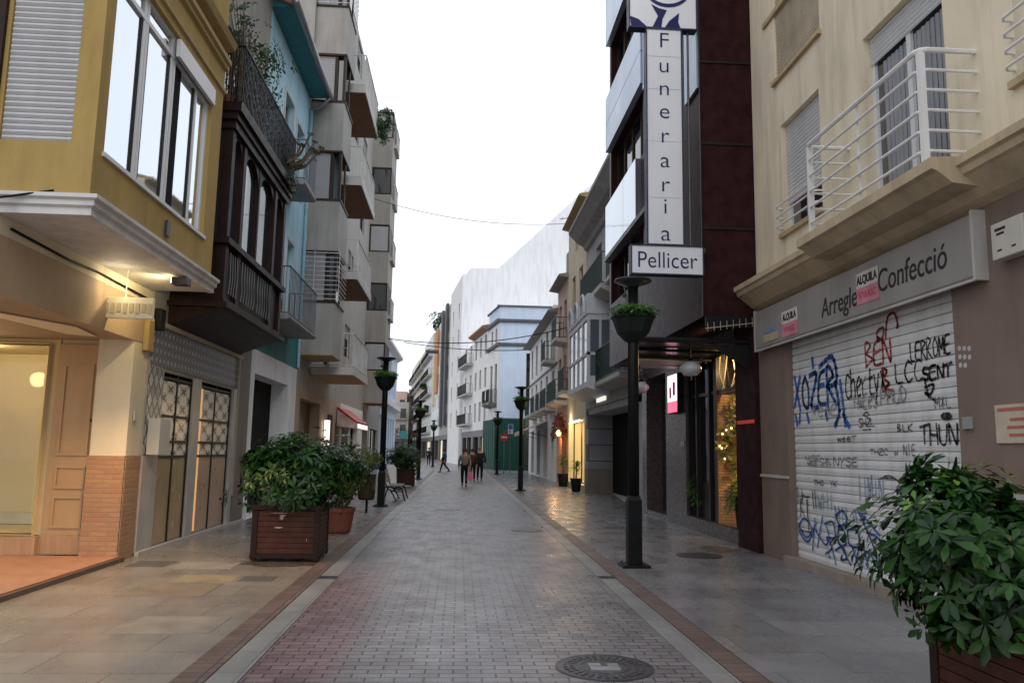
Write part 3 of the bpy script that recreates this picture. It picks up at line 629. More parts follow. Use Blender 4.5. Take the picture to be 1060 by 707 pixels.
planter(-2.33, 34.6, .92, .9, .72, 'far rusty square planter beside the second left lamp post', 'round dark shrub in the far left planter beyond the bench', (-2.28, 34.6, 1.25), .78, .7, .55, 420, .15, 4)
planter(3.45, 4.45, 1.0, 1.0, .70, 'dark rusty planter in the bottom right corner of the photo', 'large glossy green shrub at the bottom right in front of the graffiti shutter', (3.12, 4.45, 1.0), .66, .55, .46, 560, .125, 5, [((2.80, 4.5, 1.50), .13, 26), ((2.78, 4.45, 1.36), .22, 60), ((3.0, 4.4, 1.34), .2, 50), ((2.62, 4.4, 1.18), .2, 50), ((3.4, 4.3, 1.1), .3, 80), ((2.85, 4.3, .74), .2, 60)])
mb = MB(); rr = random.Random(2)
sc = MB()
for x, z, w, h in ((-2.46, .60, .06, .05), (-2.5, .47, .13, .02), (-2.45, .635, .10, .02), (-2.5, .67, .3, .008), (-2.1, .3, .01, .05)): sc.prism([(x-w*.5, 11.53, z), (x-w*.2, 11.53, z+h*.6), (x+w*.5, 11.53, z+h*.5), (x+w*.3, 11.53, z-h*.4), (x, 11.53, z-h*.5)], (0, .003, 0))
pl = bpy.data.objects['square_planter']; sc.build('paint_scratch', M('chalky_scratch', (.42, .30, .25), .9), pl)
# gallery balcony plants
g = empty('balcony_plant', (-4.0, 13.6, 7.12), 'leafy potted climbers on the iron balcony above the dark wooden gallery', 'plant')
rr = random.Random(11); pts = lumps(rr, (-3.95, 14.1, 8.9), .5, 1.3, .95, 170, 7.3, .2, .3)
mb = MB(); rosettes(mb, pts, 5, .12, .05, rr); mb.build('foliage', leafC, g)
mb = MB()
for p, d in pts[:50]: mb.tube([(-4.1+rr.uniform(-.2, .2), 14.1+rr.uniform(-.9, .9), 7.2), Vector(p).lerp(Vector((-4.1, 14, 8)), .5), p], [.012, .009, .004], 4)
mb.build('stem', bark, g)
mb = MB(); mb.lathe((-4.15, 13.0, 7.13), [(.12, 0), (.17, .3), (.17, .32)], 14); mb.lathe((-4.1, 14.4, 7.13), [(.14, 0), (.2, .34), (.2, .36)], 14); mb.build('pot', terr, g)
g = empty('succulent_plant', (-3.75, 16.2, 7.12), 'bare branched succulent leaning out over the gallery balcony rail', 'plant')
mb = MB(); lf = []
for k in range(7):
    a = Vector((-3.85, 15.9+k*.08, 7.3)); e = a+Vector((.25+rr.random()*.35, .2+k*.12, .5+rr.random()*.5)); mb.tube([a, a.lerp(e, .5)+Vector((.1, 0, -.08)), e], [.03, .025, .018], 6); lf.append((e, Vector((.3, 0, .9)).normalized()))
mb.build('stem', bark, g); mb = MB(); rosettes(mb, lf*2, 9, .1, .045, rr, 0); mb.build('foliage', leafD, g)
g = empty('trailing_plant', (-3.7, 16.0, 6.9), 'dark trailing plant along the top edge of the wooden gallery', 'plant')
mb = MB(); rosettes(mb, lumps(rr, (-3.7, 15.9, 7.15), .14, .8, .25, 60, None, .2), 5, .09, .05, rr); mb.build('foliage', leafC, g)

# ------------------------------------------------------------------ L3 light blue house
b3 = empty('light_blue_house', (-7, 20, 0), 'light blue and teal house with a deep eave and white ground floor', 'house')
f3 = LF(-4.65)
mb = MB(); wall(mb, f3, 17.6, 22.6, 4.75, 11.78, [(18.6, 19.7, 4.85, 7.1), (20.6, 21.4, 4.85, 7.0), (19.5, 20.5, 8.4, 10.6), (21.0, 21.9, 8.4, 10.4)], .2); mb.build('wall', blue, b3)
MB().fb(f3, 17.6, 22.6, -.05, .02, 3.75, 4.75).build('teal_band', teal, b3)
mb = MB(); wall(mb, LF(-4.62), 17.6, 22.6, 0, 3.75, [(18.05, 21.5, 0, 3.22, .45)], .5); mb.build('ground_wall', M('bright_white_paint', (.80, .82, .85), .6, .05, 2, .1, .3), b3)
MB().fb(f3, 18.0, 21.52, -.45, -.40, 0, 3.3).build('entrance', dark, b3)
for a, b, c, d in ((18.6, 19.7, 4.85, 7.1), (20.6, 21.4, 4.85, 7.0), (19.5, 20.5, 8.4, 10.6), (21.0, 21.9, 8.4, 10.4)): window(f3, b3, a, b, c, d, M('faded_wood_door', (.36, .34, .33), .7), glass, .18, 1, .0, None, .08, .72, None, trim=M('pale_surround', (.55, .58, .60), .8))
balcony(f3, b3, 17.9, 21.3, 4.55, .75, M('grey_slab', (.27, .27, .28), .7), irongrey, .1, 1.12, .14)
balcony(f3, b3, 19.3, 20.8, 8.2, .65, M('grey_slab', ()), irongrey, .12, 1.05, .14)
MB().prism([(-4.65, 17.6, 11.78), (-4.12, 17.6, 11.80), (-4.12, 17.6, 11.9), (-4.65, 17.6, 12.0)], (0, 4.9, 0)).build('eave', teal, b3)
MB().prism([(-4.1, 17.5, 11.9), (-8.5, 17.5, 13.6), (-8.5, 17.5, 13.4), (-4.1, 17.5, 11.8)], (0, 5.1, 0)).build('roof', tile, b3)
mb = MB(); mb.tube([(-4.05, 17.4, 11.84), (-4.05, 22.55, 11.84)], .085, 12); mb.tube([(-4.05, 22.4, 11.8), (-4.3, 22.5, 11.55), (-4.6, 22.5, 11.4)], .05, 8); mb.build('gutter', zinc, b3, smooth=True)
MB().tube([(-4.58, 22.5, 11.4), (-4.58, 22.5, 3.8)], .045, 8).build('downpipe', M('blue_pipe', (.30, .52, .62), .6), b3)
def ac(fr, u, n, z, label, w=.8, h=.55):
    t = empty('air_conditioner', fr.p(u, n, z), label, 'air conditioner', 'air conditioning units')
    MB().fb(fr, u-w/2, u+w/2, n, n+.28, z, z+h).build('case', plast, t, bevel=.01)
    c = fr.p(u-.1, n+.285, z+h/2); mb = MB()
    for r in (.05, .1, .15, .2):
        mb.tube([c+fr.u*math.cos(q/16*2*PI)*r+Vector((0, 0, math.sin(q/16*2*PI)*r)) for q in range(17)], .006, 4)
    mb.build('fan_grille', castiron, t)
    mb = MB(); mb.fb(fr, u-w/2+.05, u-w/2+.08, n-.3, n+.25, z-.03, z-.001); mb.fb(fr, u+w/2-.08, u+w/2-.05, n-.3, n+.25, z-.03, z-.001); mb.build('bracket', castiron, t)
ac(f3, 18.4, .15, 4.56, 'grey air conditioning unit inside the iron balcony of the light blue house')

# ------------------------------------------------------------------ L4 grey apartment block with bay and balconies
b4 = empty('grey_apartment_block', (-8, 28, 0), 'tall grey apartment block with a stacked bay and brown-bottomed balconies', 'building')
f4 = LF(-4.65)
hl = []
for k in range(5):
    z = 4.3+k*3.05; hl += [(26.9, 28.2, z+.05, z+2.3), (31.5, 33, z+.9, z+2.2), (34.5, 36, z+.9, z+2.2)]
mb = MB(); wall(mb, f4, 22.62, 38.0, 3.3, 18.9, hl, .15, 8); mb.build('wall', greyb, b4)
for h in hl: window(f4, b4, *h, darkbr, glass, .14, 1, .4 if h[0] > 30 else 0, blindg)
gh = [(23.3, 26.6, 0, 3.0, .35), (28.2, 29.4, 0, 2.75, .3), (30.0, 30.7, .9, 2.5, .2)]
mb = MB(); wall(mb, LF(-4.63), 22.62, 31.0, 0, 3.3, gh, .3); mb.build('ground_wall', pinkb, b4)
MB().fb(f4, 23.3, 26.6, -.33, -.3, 0, 3.0).build('door', M('dark_ochre_door', (.09, .055, .02), .4), b4)
MB().fb(f4, 28.2, 29.4, -.33, -.3, 0, 2.75).build('door', dark, b4); MB().fb(f4, 30.0, 30.7, -.2, -.18, .9, 2.5).build('window', glassd, b4)
gh = [(31.6, 33.4, .2, 2.4, .3), (33.9, 36.5, .1, 2.5, .3)]
mb = MB(); wall(mb, LF(-4.6), 31.0, 38.0, 0, 3.3, gh, .3); mb.build('ground_wall', offw, b4)
for h in gh: window(LF(-4.6), b4, *h[:4], darkbr, glassd, .28, 1)
# bay: faces the camera at y=22.7
by = 22.75; bx = -3.68; fbx = LF(bx); fby = SF(by)
for k in range(5):
    zt = 4.22+k*3.04      # bottom of the parapet
    mb = MB(); mb.prism([(-4.66, by, zt), (bx, by, zt), (bx, by+1.6, zt), (-4.66, by+2.0, zt)], (0, 0, 1.5)); o = mb.build('bay_panel', greyb, b4)
    if k == 0:
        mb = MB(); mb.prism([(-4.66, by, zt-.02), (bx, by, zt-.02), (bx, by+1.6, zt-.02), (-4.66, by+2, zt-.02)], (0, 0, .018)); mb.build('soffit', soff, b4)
    mb = MB(); mb.box(-4.66, bx+.03, by-.03, by+.0, zt+1.5, zt+1.56); mb.box(bx, bx+.03, by, by+1.6, zt+1.5, zt+1.56)
    if k: MB().box(-4.66, bx+.02, by-.02, by+1.6, zt-.06, zt-.001).build('lower_trim', darkbr, b4)
    mb.box(bx-.08, bx, by+.001, by+.1, zt+1.56, zt+2.98); mb.box(-4.0, -3.93, by+.02, by+.1, zt+1.56, zt+2.98); mb.box(bx-.06, bx-.01, by+.9, by+1.0, zt+1.56, zt+2.98)
    w = mb.build('bay_window', darkbr, b4)
    mb = MB(); mb.box(-4.66, bx-.1, by+.14, by+1.6, zt+1.5, zt+2.98); mb.build('pane', glass, w)
    mb = MB()
    K = 22
    for j in range(K): z = zt+1.58+j*1.4/K; mb.box(-4.62, -4.02, by+.06, by+.085, z, z+1.4/K-.006)
    mb.build('roller_blind', blindg, w)
for k in (0, 3):
    zt = 4.22+k*3.04; mb = MB()
    for j in range(11): z = zt+1.6+j*.135; mb.tube([(-4.64, by-.1, z), (bx+.1, by-.1, z), (bx+.1, by+1.3, z)], .012, 5)
    for x in (-4.3, bx+.1): mb.tube([(x, by-.1, zt+1.55), (x, by-.1, zt+3.0)], .014, 5)
    mb.build('window_grille', M('white_metal_bar', (.6, .6, .6), .5), b4)
mb = MB(); mb.prism([(-4.66, by, 19.42), (bx, by, 19.42), (bx, by+1.6, 19.42), (-4.66, by+2.0, 19.42)], (0, 0, 1.4)); mb.build('bay_panel', greyb, b4)
for k, z in enumerate((4.05, 7.05, 10.1, 13.2)):
    y0, y1 = (24.5, 28.3)
    sl = MB(); sl.prism([(-4.6, y0, z-.24), (-3.3, y0, z-.24), (-3.3, y1, z-.24), (-4.6, y1, z-.24)], (0, 0, .24))
    s = sl.build('balcony', M('painted_slab_edge', (.55, .54, .52), .7, .08, 2, .1, .35), b4)
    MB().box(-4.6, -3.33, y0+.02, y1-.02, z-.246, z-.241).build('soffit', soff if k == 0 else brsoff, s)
    railing(LF(-4.6), s, y0+.04, y1-.04, 1.26, z, z+1.05, M('white_metal_bar', ()), .16, .010)
g = empty('rooftop_plant', (-3.4, 28.2, 13.2), 'green leafy plant spilling from the top balcony of the grey apartment block', 'plant')
mb = MB(); rosettes(mb, lumps(rr, (-3.2, 28.2, 13.5), .45, .5, .75, 110, None, .2), 5, .16, .08, rr); mb.build('foliage', leafC, g)
mb = MB(); mb.lathe((-3.55, 27.8, 13.21), [(.15, 0), (.2, .3)], 12); mb.build('pot', terr, g)
g = empty('balcony_plant', (-4.2, 25.6, 13.2), 'dark potted plant behind the rail of the top balcony', 'plant')
mb = MB(); rosettes(mb, lumps(rr, (-4.1, 25.7, 13.9), .3, .3, .5, 60, None, .2), 5, .14, .06, rr); mb.build('foliage', leafC, g)
tag(MB().fb(LF(-4.55), 27.15, 27.4, .0, .15, 1.0, 2.5).build('vertical_light_sign', emis('lit_white_sign', (1, .93, .8), 1.6)), 'narrow vertical lit white sign on the pinkish ground floor wall', 'sign')
# awning sign
t = empty('shop_awning_sign', (-4.2, 32, 2.3), 'small lit pink and white awning sign sticking out over the left pavement', 'sign')
MB().prism([(-4.6, 30.2, 3.1), (-3.85, 30.2, 2.55), (-3.85, 30.2, 2.3), (-4.6, 30.2, 2.4)], (0, 3.6, 0)).build('hood', M('pink_white_awning', (.78, .55, .52), .6, .35, 3.5, 0, .1), t)
MB().prism([(-4.6, 30.18, 3.12), (-3.85, 30.18, 2.57), (-3.85, 30.18, 2.5), (-4.6, 30.18, 3.02)], (0, 3.64, 0)).build('edge', redp, t)
MB().box(-3.848, -3.84, 30.4, 33.6, 2.33, 2.5).build('lit_face', emis('pink_white_light', (1, .72, .70), 1.3), t)

# ------------------------------------------------------------------ L5 second grey block, L6 white arcade
b5 = empty('stepped_grey_block', (-8, 42, 0), 'second grey apartment block with a projecting bay beyond the balconies on the left', 'building')
f5 = LF(-4.7)
hl = [(42, 44, 4.3+k*3.05, 6.3+k*3.05) for k in range(5)]
mb = MB(); wall(mb, f5, 38.02, 47, 0, 18.4, hl+[(39, 41, 0, 2.8, .4), (42, 46, .3, 2.6, .4)], .15, 8); mb.build('wall', greyb, b5)
for h in hl+[(42, 46, .3, 2.6)]: window(f5, b5, *h, darkbr, glassd, .15, 1)
MB().fb(f5, 39, 41, -.38, -.36, 0, 2.8).build('door', dark, b5)
X5 = -3.72
for k in range(5):
    zt = 3.75+k*2.95
    mb = MB(); mb.box(-4.72, X5, 38.5, 41.0, zt, zt+1.55); mb.build('bay_panel', M('grey_cladding_warm', (.31, .295, .27), .75, .1, 1, .1, .4), b5)
    mb = MB(); mb.box(-4.72, X5, 38.55, 40.9, zt+1.55, zt+2.95); w = mb.build('bay_window', darkbr, b5)
    mb = MB(); mb.quad((-4.62, 38.52, zt+1.62), (-3.78, 38.52, zt+1.62), (-3.78, 38.52, zt+2.85), (-4.62, 38.52, zt+2.85)); mb.build('pane', blindg if k in (0, 2) else glass, w)
    mb = MB(); mb.prism([(X5-.01, 39.2, zt+1.3), (X5+.16, 39.2, zt+1.3), (X5+.16, 40.8, zt+1.3), (X5-.01, 40.8, zt+1.3)], (0, 0, .12)); s = mb.build('balcony', stonel, b5)
    railing(LF(X5), s, 39.25, 40.75, .14, zt+1.42, zt+2.3, M('white_metal_bar', ()), .2, .012)
MB().box(-4.72, X5, 38.5, 41.0, 3.73, 3.749).build('soffit', M('terracotta_soffit', (.3, .12, .08), .8), b5)
b6 = empty('white_arcade_building', (-8, 52, 0), 'low white building with pale columns at the far end of the left side', 'building')
f6 = LF(-4.8)
hl = [(48+1.9*k, 49.1+1.9*k, .2, 3.6) for k in range(6)]+[(48+1.9*k, 49+1.9*k, 5.2, 7.0) for k in range(6)]
mb = MB(); wall(mb, f6, 47, 60, 0, 8.3, hl, .3, 8); mb.build('wall', paleb, b6)
for h in hl: window(f6, b6, *h, greyd, glassd, .28, 0)
mb = MB(); mb.prof(f6, 46.95, 60.05, [(0, 4.1), (.35, 4.3), (.35, 4.6), (0, 4.65)]); mb.prof(f6, 46.95, 60.05, [(0, 8.0), (.4, 8.2), (.4, 8.4), (0, 8.45)]); mb.build('cornice', white, b6)

# ------------------------------------------------------------------ R1 beige building with graffiti shutter
r1 = empty('beige_building', (7.5, 7.5, 0), 'beige rendered building on the right with brown ground floor, white balcony and graffiti shutter', 'building')
fr1 = RF(5.0)
holes = [(7.52, 9.15, 4.40, 6.85), (10.4, 11.75, 5.03, 6.80), (3.6, 6.5, 5.02, 6.9), (10.3, 11.9, 7.62, 9.4), (7.3, 9.1, 7.9, 9.6)]
mb = MB(); wall(mb, fr1, -2, 12.93, 4.1, 13.5, holes, .2); mb.build('wall', beige, r1)
window(fr1, r1, 7.52, 9.15, 4.40, 6.85, alu, glass, .16, 1, .15, alu, .07, sill=None, name='balcony_door')
for a, b in ((7.66, 8.26), (8.42, 8.92)):
    cu = MB(); K = int((b-a)/.03)
    for k in range(K):
        u0, u1 = a+(b-a)*k/K, a+(b-a)*(k+1)/K; q0, q1 = -.138+.012*math.sin(u0*70), -.138+.012*math.sin(u1*70)
        cu.quad(fr1.p(u0, q0, 4.5), fr1.p(u1, q1, 4.5), fr1.p(u1, q1, 6.45), fr1.p(u0, q0, 6.45))
    cu.build('net_curtain', M('net_curtain', (.24, .25, .27), .9, .1, 2, 0, 0), bpy.data.objects['balcony_door'], smooth=True)
window(fr1, r1, 10.4, 11.75, 5.03, 6.80, alu, glass, .16, 1, .74, alu, .06, sill=beige_t)
window(fr1, r1, 3.6, 6.5, 5.02, 6.9, alu, glass, .16, 2, .5, alu, .06, sill=beige_t)
window(fr1, r1, 10.3, 11.9, 7.62, 9.4, alu, glass, .1, 1, 1., M('beige_blind', (.55, .48, .36), .6), .06, sill=beige_t)
window(fr1, r1, 7.3, 9.1, 7.9, 9.6, alu, glass, .16, 1, .3, alu, .06)
mb = MB(); mb.fb(fr1, 11.2, 12.3, -.01, .04, 8.75, 8.83); mb.build('sill', beige_t, r1)
mb = MB(); mb.prof(fr1, -2, 12.93, [(-.02, 4.0), (.1, 4.06), (.30, 4.22), (.34, 4.24), (.36, 4.30), (.40, 4.32), (.40, 4.40), (-.02, 4.43)]); mb.build('cornice', M('beige_cornice', (.47, .38, .25), .8, .12, 1.5, .15, .5), r1)
mb = MB(); mb.prof(fr1, 6.86, 9.85, [(.05, 4.12), (.44, 4.16), (.58, 4.27), (.64, 4.29), (.64, 4.40), (.05, 4.437)]); bl = mb.build('balcony', M('beige_cornice', ()), r1)
railing(fr1, bl, 7.05, 9.6, .58, 4.44, 5.58, white, r=.016, horiz=6, n0=-.01)
for u0, u1 in ((10.38, 11.78), (3.6, 6.52)):
    mb = MB()
    for z in (5.12, 5.28, 5.44, 5.6)[:3 if u0 > 9 else 4]: mb.tube([fr1.p(u0, -.01, z), fr1.p(u0, .08, z), fr1.p(u0+.05, .12, z), fr1.p(u1-.05, .12, z), fr1.p(u1, .08, z), fr1.p(u1, -.01, z)], .014, 6)
    mb.build('window_bars', white, r1)
mb = MB(); wall(mb, fr1, -2, 12.92, 0, 4.1, [(7.65, 11.82, .0, 3.45, .13)], .13); mb.build('ground_wall', brownw, r1)
mb = MB(); mb.fb(fr1, -2, 7.64, -.005, .025, 1.24, 1.285); mb.fb(fr1, 11.83, 12.93, -.005, .025, 1.24, 1.285); mb.build('dado_strip', M('pale_strip', (.4, .38, .36), .6), r1)
MB().fb(fr1, 7.5, 11.95, -.2, .07, -.02, .10).build('shutter_sill', M('worn_sill', (.27, .22, .18), .7, .15, 3, .2, .4), r1)
# roller shutter with slats
mb = MB(); K = 30; h = 3.35/K; fsn = RF(5.0)
for j in range(K):
    z = .10+j*h; mb.prof(fsn, 7.66, 11.81, [(-.13, z), (-.108, z+.004), (-.10, z+h*.5), (-.108, z+h-.012), (-.118, z+h-.004), (-.13, z+h-.002)])
sh = mb.build('roller_shutter', slatew, r1)
# graffiti: hand drawn strokes sprayed on the shutter
FONT = {
'A': [[(0, 0), (.5, 1), (1, 0)], [(.2, .4), (.85, .42)]], 'B': [[(0, 0), (.05, 1), (.7, .85), (.1, .52), (.9, .3), (0, 0)]], 'C': [[(1, .85), (.5, 1), (.05, .5), (.4, 0), (1, .12)]],
'D': [[(0, 0), (0, 1), (.8, .7), (.8, .3), (0, 0)]], 'E': [[(1, 1), (.1, .9), (0, .05), (1, 0)], [(.05, .5), (.8, .55)]], 'F': [[(1, 1), (.1, 1), (0, 0)], [(.05, .5), (.7, .5)]], 'H': [[(0, 1), (.05, 0)], [(.9, 1), (1, 0)], [(0, .5), (1, .45)]],
'I': [[(.5, 0), (.5, 1)]], 'K': [[(0, 1), (.05, 0)], [(.95, 1), (.05, .45), (1, 0)]], 'L': [[(0, 1), (.1, .05), (1, .0)]], 'M': [[(0, 0), (.1, 1), (.5, .35), (.9, 1), (1, 0)]], 'N': [[(0, 0), (.05, 1), (.9, 0), (1, 1)]],
'O': [[(.5, 1), (.05, .6), (.2, .05), (.8, .05), (1, .6), (.5, 1)]], 'P': [[(0, -.1), (.05, 1), (.9, .85), (.8, .5), (.05, .45)]], 'R': [[(0, 0), (.05, 1), (.85, .85), (.1, .5), (1, -.1)]], 'S': [[(1, .9), (.3, 1), (.1, .65), (.9, .4), (.7, 0), (0, .1)]],
'T': [[(-.1, .9), (1.1, 1)], [(.5, .95), (.45, 0)]], 'U': [[(0, 1), (.1, .1), (.8, .05), (1, 1)]], 'X': [[(0, 0), (1, 1)], [(.05, 1), (.9, -.1)]], 'Y': [[(0, 1), (.5, .5), (1, 1)], [(.5, .5), (.3, -.3)]], 'Z': [[(0, 1), (1, .95), (0, .05), (1.1, 0)]],
'c': [[(1, .85), (.4, 1), (0, .4), (.4, -.05), (1, .1)]], 'h': [[(0, 1.2), (0, 0)], [(0, .5), (.5, .75), (.9, .5), (.9, 0)]], 'e': [[(.1, .4), (.9, .5), (.6, .8), (.1, .5), (.2, 0), (.9, .05)]], 'r': [[(0, .75), (.1, 0)], [(.1, .5), (.8, .75)]], 't': [[(.5, 1.1), (.4, .1), (.8, 0)], [(.05, .7), (.95, .75)]],
'y': [[(0, .75), (.4, .2)], [(.9, .8), (.2, -.35)]], 'w': [[(0, .7), (.25, 0), (.5, .6), (.75, 0), (1, .75)]], '*': [[(.2, .2), (.8, .9)], [(.15, .85), (.85, .2)], [(.5, 0), (.5, 1)]], ' ': []}
def smooth_(p, n=4):
    if len(p) < 3: return p
    out = []
    for i in range(len(p)-1):
        a, b, c, d = p[max(0, i-1)], p[i], p[i+1], p[min(len(p)-1, i+2)]
        for k in range(n):
            t = k/n; out.append(tuple(.5*(2*b[q]+(c[q]-a[q])*t+(2*a[q]-5*b[q]+4*c[q]-d[q])*t*t+(-a[q]+3*b[q]-3*c[q]+d[q])*t**3) for q in (0, 1)))
    return out+[p[-1]]
def ribbon(mb, fr, pts, w, n, rr=None):
    for i in range(len(pts)-1):
        (a, b), (c, d) = pts[i], pts[i+1]; du, dz = c-a, d-b; L = math.hypot(du, dz) or 1e-6; e = w*.35; ux, uz = du/L, dz/L; px, pz = -uz*w/2, ux*w/2
        mb.quad(*[fr.p(u, n, z) for u, z in ((a-ux*e+px, b-uz*e+pz), (a-ux*e-px, b-uz*e-pz), (c+ux*e-px, d+uz*e-pz), (c+ux*e+px, d+uz*e+pz))])
NG = [0]
def graff(word, y0, y1, z0, z1, mat, w, jit=.06, name='graffiti_tag', extra=(), sm=4, tilt=0.):
    """the word runs from y0 (left) to y1 (right, nearer the camera)"""
    rr = random.Random(len(word)*7+int(y0*100)); mb = MB(); n = len(word); adv = (y1-y0)/max(1, n); NG[0] += 1; nn = -.0975+.0003*NG[0]
    for i, ch in enumerate(word):
        for st in FONT.get(ch, FONT['*']):
            P = [(y0+adv*(i+.1+.8*(x+rr.uniform(-jit, jit))), z0+(z1-z0)*(y+rr.uniform(-jit, jit))+tilt*i) for x, y in st]
            ribbon(mb, fr1, smooth_(P, sm), w*rr.uniform(.85, 1.1), nn)
    for P in extra: ribbon(mb, fr1, smooth_(list(P), sm), w, nn)
    return mb.build(name, mat, sh)
gb = M('blue_spray', (.015, .10, .36), .6, .15, 12, 0, 0); gk = M('black_spray', (.012, .012, .014), .6, .2, 12, 0, 0); gr = M('red_spray', (.42, .035, .02), .6, .12, 12, 0, 0); gf = M('faded_spray', (.36, .36, .38), .6, .1, 12, 0, 0); gl = M('light_blue_spray', (.16, .28, .42), .6, .2, 12, 0, 0); gg = M('grey_spray', (.12, .12, .14), .6, .3, 12, 0, 0)
for m_ in (gb, gk, gr, gf, gl, gg):
    t_ = m_.node_tree; t_.links.new(ramp(t_, noise(t_, pos(t_), 38, 4, .7), .36, .52, (.25, .25, .25, 1), (1, 1, 1, 1)), t_.nodes['Principled BSDF'].inputs['Alpha'])
graff('XOZER', 11.80, 10.42, 2.30, 2.78, gb, .07, .09, extra=[[(11.1, 2.86), (11.12, 3.0)], [(11.75, 2.2), (11.7, 2.05)], [(11.6, 2.2), (11.62, 2.08)], [(11.35, 2.2), (11.3, 2.08)], [(10.75, 2.22), (10.72, 2.1)], [(10.45, 2.6), (10.35, 2.2), (10.5, 2.0)], [(10.3, 2.6), (10.2, 2.0)], [(10.25, 2.15), (10.1, 1.98)], [(10.9, 2.85), (10.5, 2.95), (10.4, 2.6), (10.7, 2.55)]])
graff('cherty*', 10.17, 9.15, 2.36, 2.66, gk, .030, .05)
graff('BEN', 9.62, 9.0, 2.72, 3.0, gr, .036, .06, extra=[[(9.3, 3.0), (9.3, 3.12), (9.15, 3.14), (9.2, 3.02), (9.3, 3.05)], [(9.12, 3.0), (9.05, 3.25), (8.9, 3.28), (8.84, 3.15), (8.86, 3.1)], [(9.22, 2.66), (9.12, 2.62), (9.2, 2.56), (9.24, 2.64)], [(9.18, 2.52), (9.08, 2.46), (9.16, 2.42), (9.13, 2.30)], [(9.24, 2.42), (9.05, 2.38)]])
graff('LERROME', 8.62, 7.86, 2.68, 2.88, gk, .024, .05)
graff('LCC', 8.96, 8.38, 2.45, 2.68, gk, .026, .04); graff('SENT', 8.40, 7.86, 2.44, 2.58, gk, .032, .06, extra=[[(8.36, 2.45), (8.3, 2.25)], [(8.36, 2.36), (8.2, 2.38), (8.26, 2.28), (8.36, 2.3), (8.18, 2.2)]])
graff('THUN', 8.50, 7.82, 1.74, 1.95, gk, .03, .05)
mb = MB(); c = [(8.0+.1*math.cos(k/14*2*PI), 2.03+.045*math.sin(k/14*2*PI)) for k in range(14)]; mb.quad(*[fr1.p(u, -.091, z) for u, z in c]); mb.build('graffiti_tag', gk, sh)
graff('SHZL', 9.85, 9.45, 1.97, 2.07, gk, .016, extra=[[(9.72, 2.12), (9.64, 2.15), (9.58, 2.12), (9.64, 2.09), (9.72, 2.12)], [(9.75, 1.93), (9.55, 1.93)]])
graff('BLK', 8.96, 8.62, 1.89, 1.97, gk, .014); graff('NIE', 8.85, 8.60, 1.62, 1.74, gg, .014); graff('MnL', 8.2, 7.9, 2.12, 2.24, gg, .014)
graff('weeT', 10.45, 9.92, 1.79, 1.86, gk, .014); graff('THZC w', 9.6, 8.95, 1.62, 1.69, gg, .014); graff('neSC w', 11.5, 10.7, 1.52, 1.6, gf, .014)
graff('NYSE', 10.58, 9.9, 1.47, 1.58, gg, .018); graff('SHN', 10.98, 10.66, 1.46, 1.56, gg, .014); graff('wEE', 11.4, 11.05, 1.46, 1.52, gg, .014); graff('HwEeS', 9.95, 9.35, 2.2, 2.38, gf, .022); graff('PMUD', 9.3, 8.7, 2.22, 2.4, gf, .022)
graff('neAE', 11.2, 10.4, 2.15, 2.3, gf, .02); graff('IIMIN', 9.95, 9.3, 1.05, 1.35, gl, .02); graff('wHI', 11.1, 10.6, .85, 1.1, gl, .02); graff('MILA', 10.6, 9.95, .7, .92, gl, .02); graff('THC', 11.2, 10.88, 1.19, 1.25, gk, .014); graff('YK', 10.7, 10.48, 1.19, 1.26, gg, .014)
graff('KT', 11.68, 11.35, .72, 1.02, gk, .024, extra=[[(11.6, 1.1), (11.6, .9)], [(11.75, 1.12), (11.74, .9)], [(11.25, 1.1), (11.22, .85)], [(11.17, 1.1), (11.14, .85)], [(11.45, .95), (11.4, .5)], [(11.7, .5), (11.35, .5)]])
graff('A', 9.45, 8.95, 1.33, 1.38, gk, .02); graff('e', 9.95, 9.7, .85, .95, gg, .016)
BIG = [[(11.75, .42), (11.5, .25), (11.3, .4), (11.55, .52), (11.75, .35), (11.45, .2), (11.15, .5)], [(11.3, .1), (11.2, .55)], [(11.15, .15), (10.95, .6)], [(11.2, .4), (10.9, .22), (10.8, .3)], [(10.9, .5), (10.65, .55), (10.6, .35), (10.85, .32), (10.7, .2), (10.9, .1)], [(10.85, .5), (10.6, .0)], [(10.55, .65), (10.35, .72), (10.25, .6), (10.45, .52), (10.55, .65)], [(10.5, .5), (10.35, .48), (10.3, .3), (10.5, .28), (10.5, .5)], [(10.5, .3), (10.2, .05)], [(10.25, .48), (10.0, .5), (9.95, .32), (10.2, .3), (10.25, .48)], [(10.15, .3), (9.95, .03)], [(10.6, .18), (10.4, .25), (10.3, .12), (10.45, .08), (10.42, .14)], [(10.05, .12), (9.9, .34), (9.75, .12)], [(9.95, .08), (9.8, .25), (9.7, .25)], [(9.95, .75), (9.6, .35), (9.5, .0)], [(9.85, .72), (9.45, .5)], [(9.75, .5), (9.45, .45), (9.35, .25), (9.55, .14), (9.7, .3)], [(9.3, .2), (9.1, .28), (9.15, .15), (9.0, .2)], [(9.1, .12), (8.8, .06), (8.6, .12)], [(9.8, .12), (9.76, .08)], [(9.7, .04), (9.68, .0)], [(10.8, .08), (10.76, .06)]]
graff('', 11.9, 8.9, 0, 1, gb, .034, extra=[[(u, z+.16) for u, z in p] for p in BIG], sm=5)
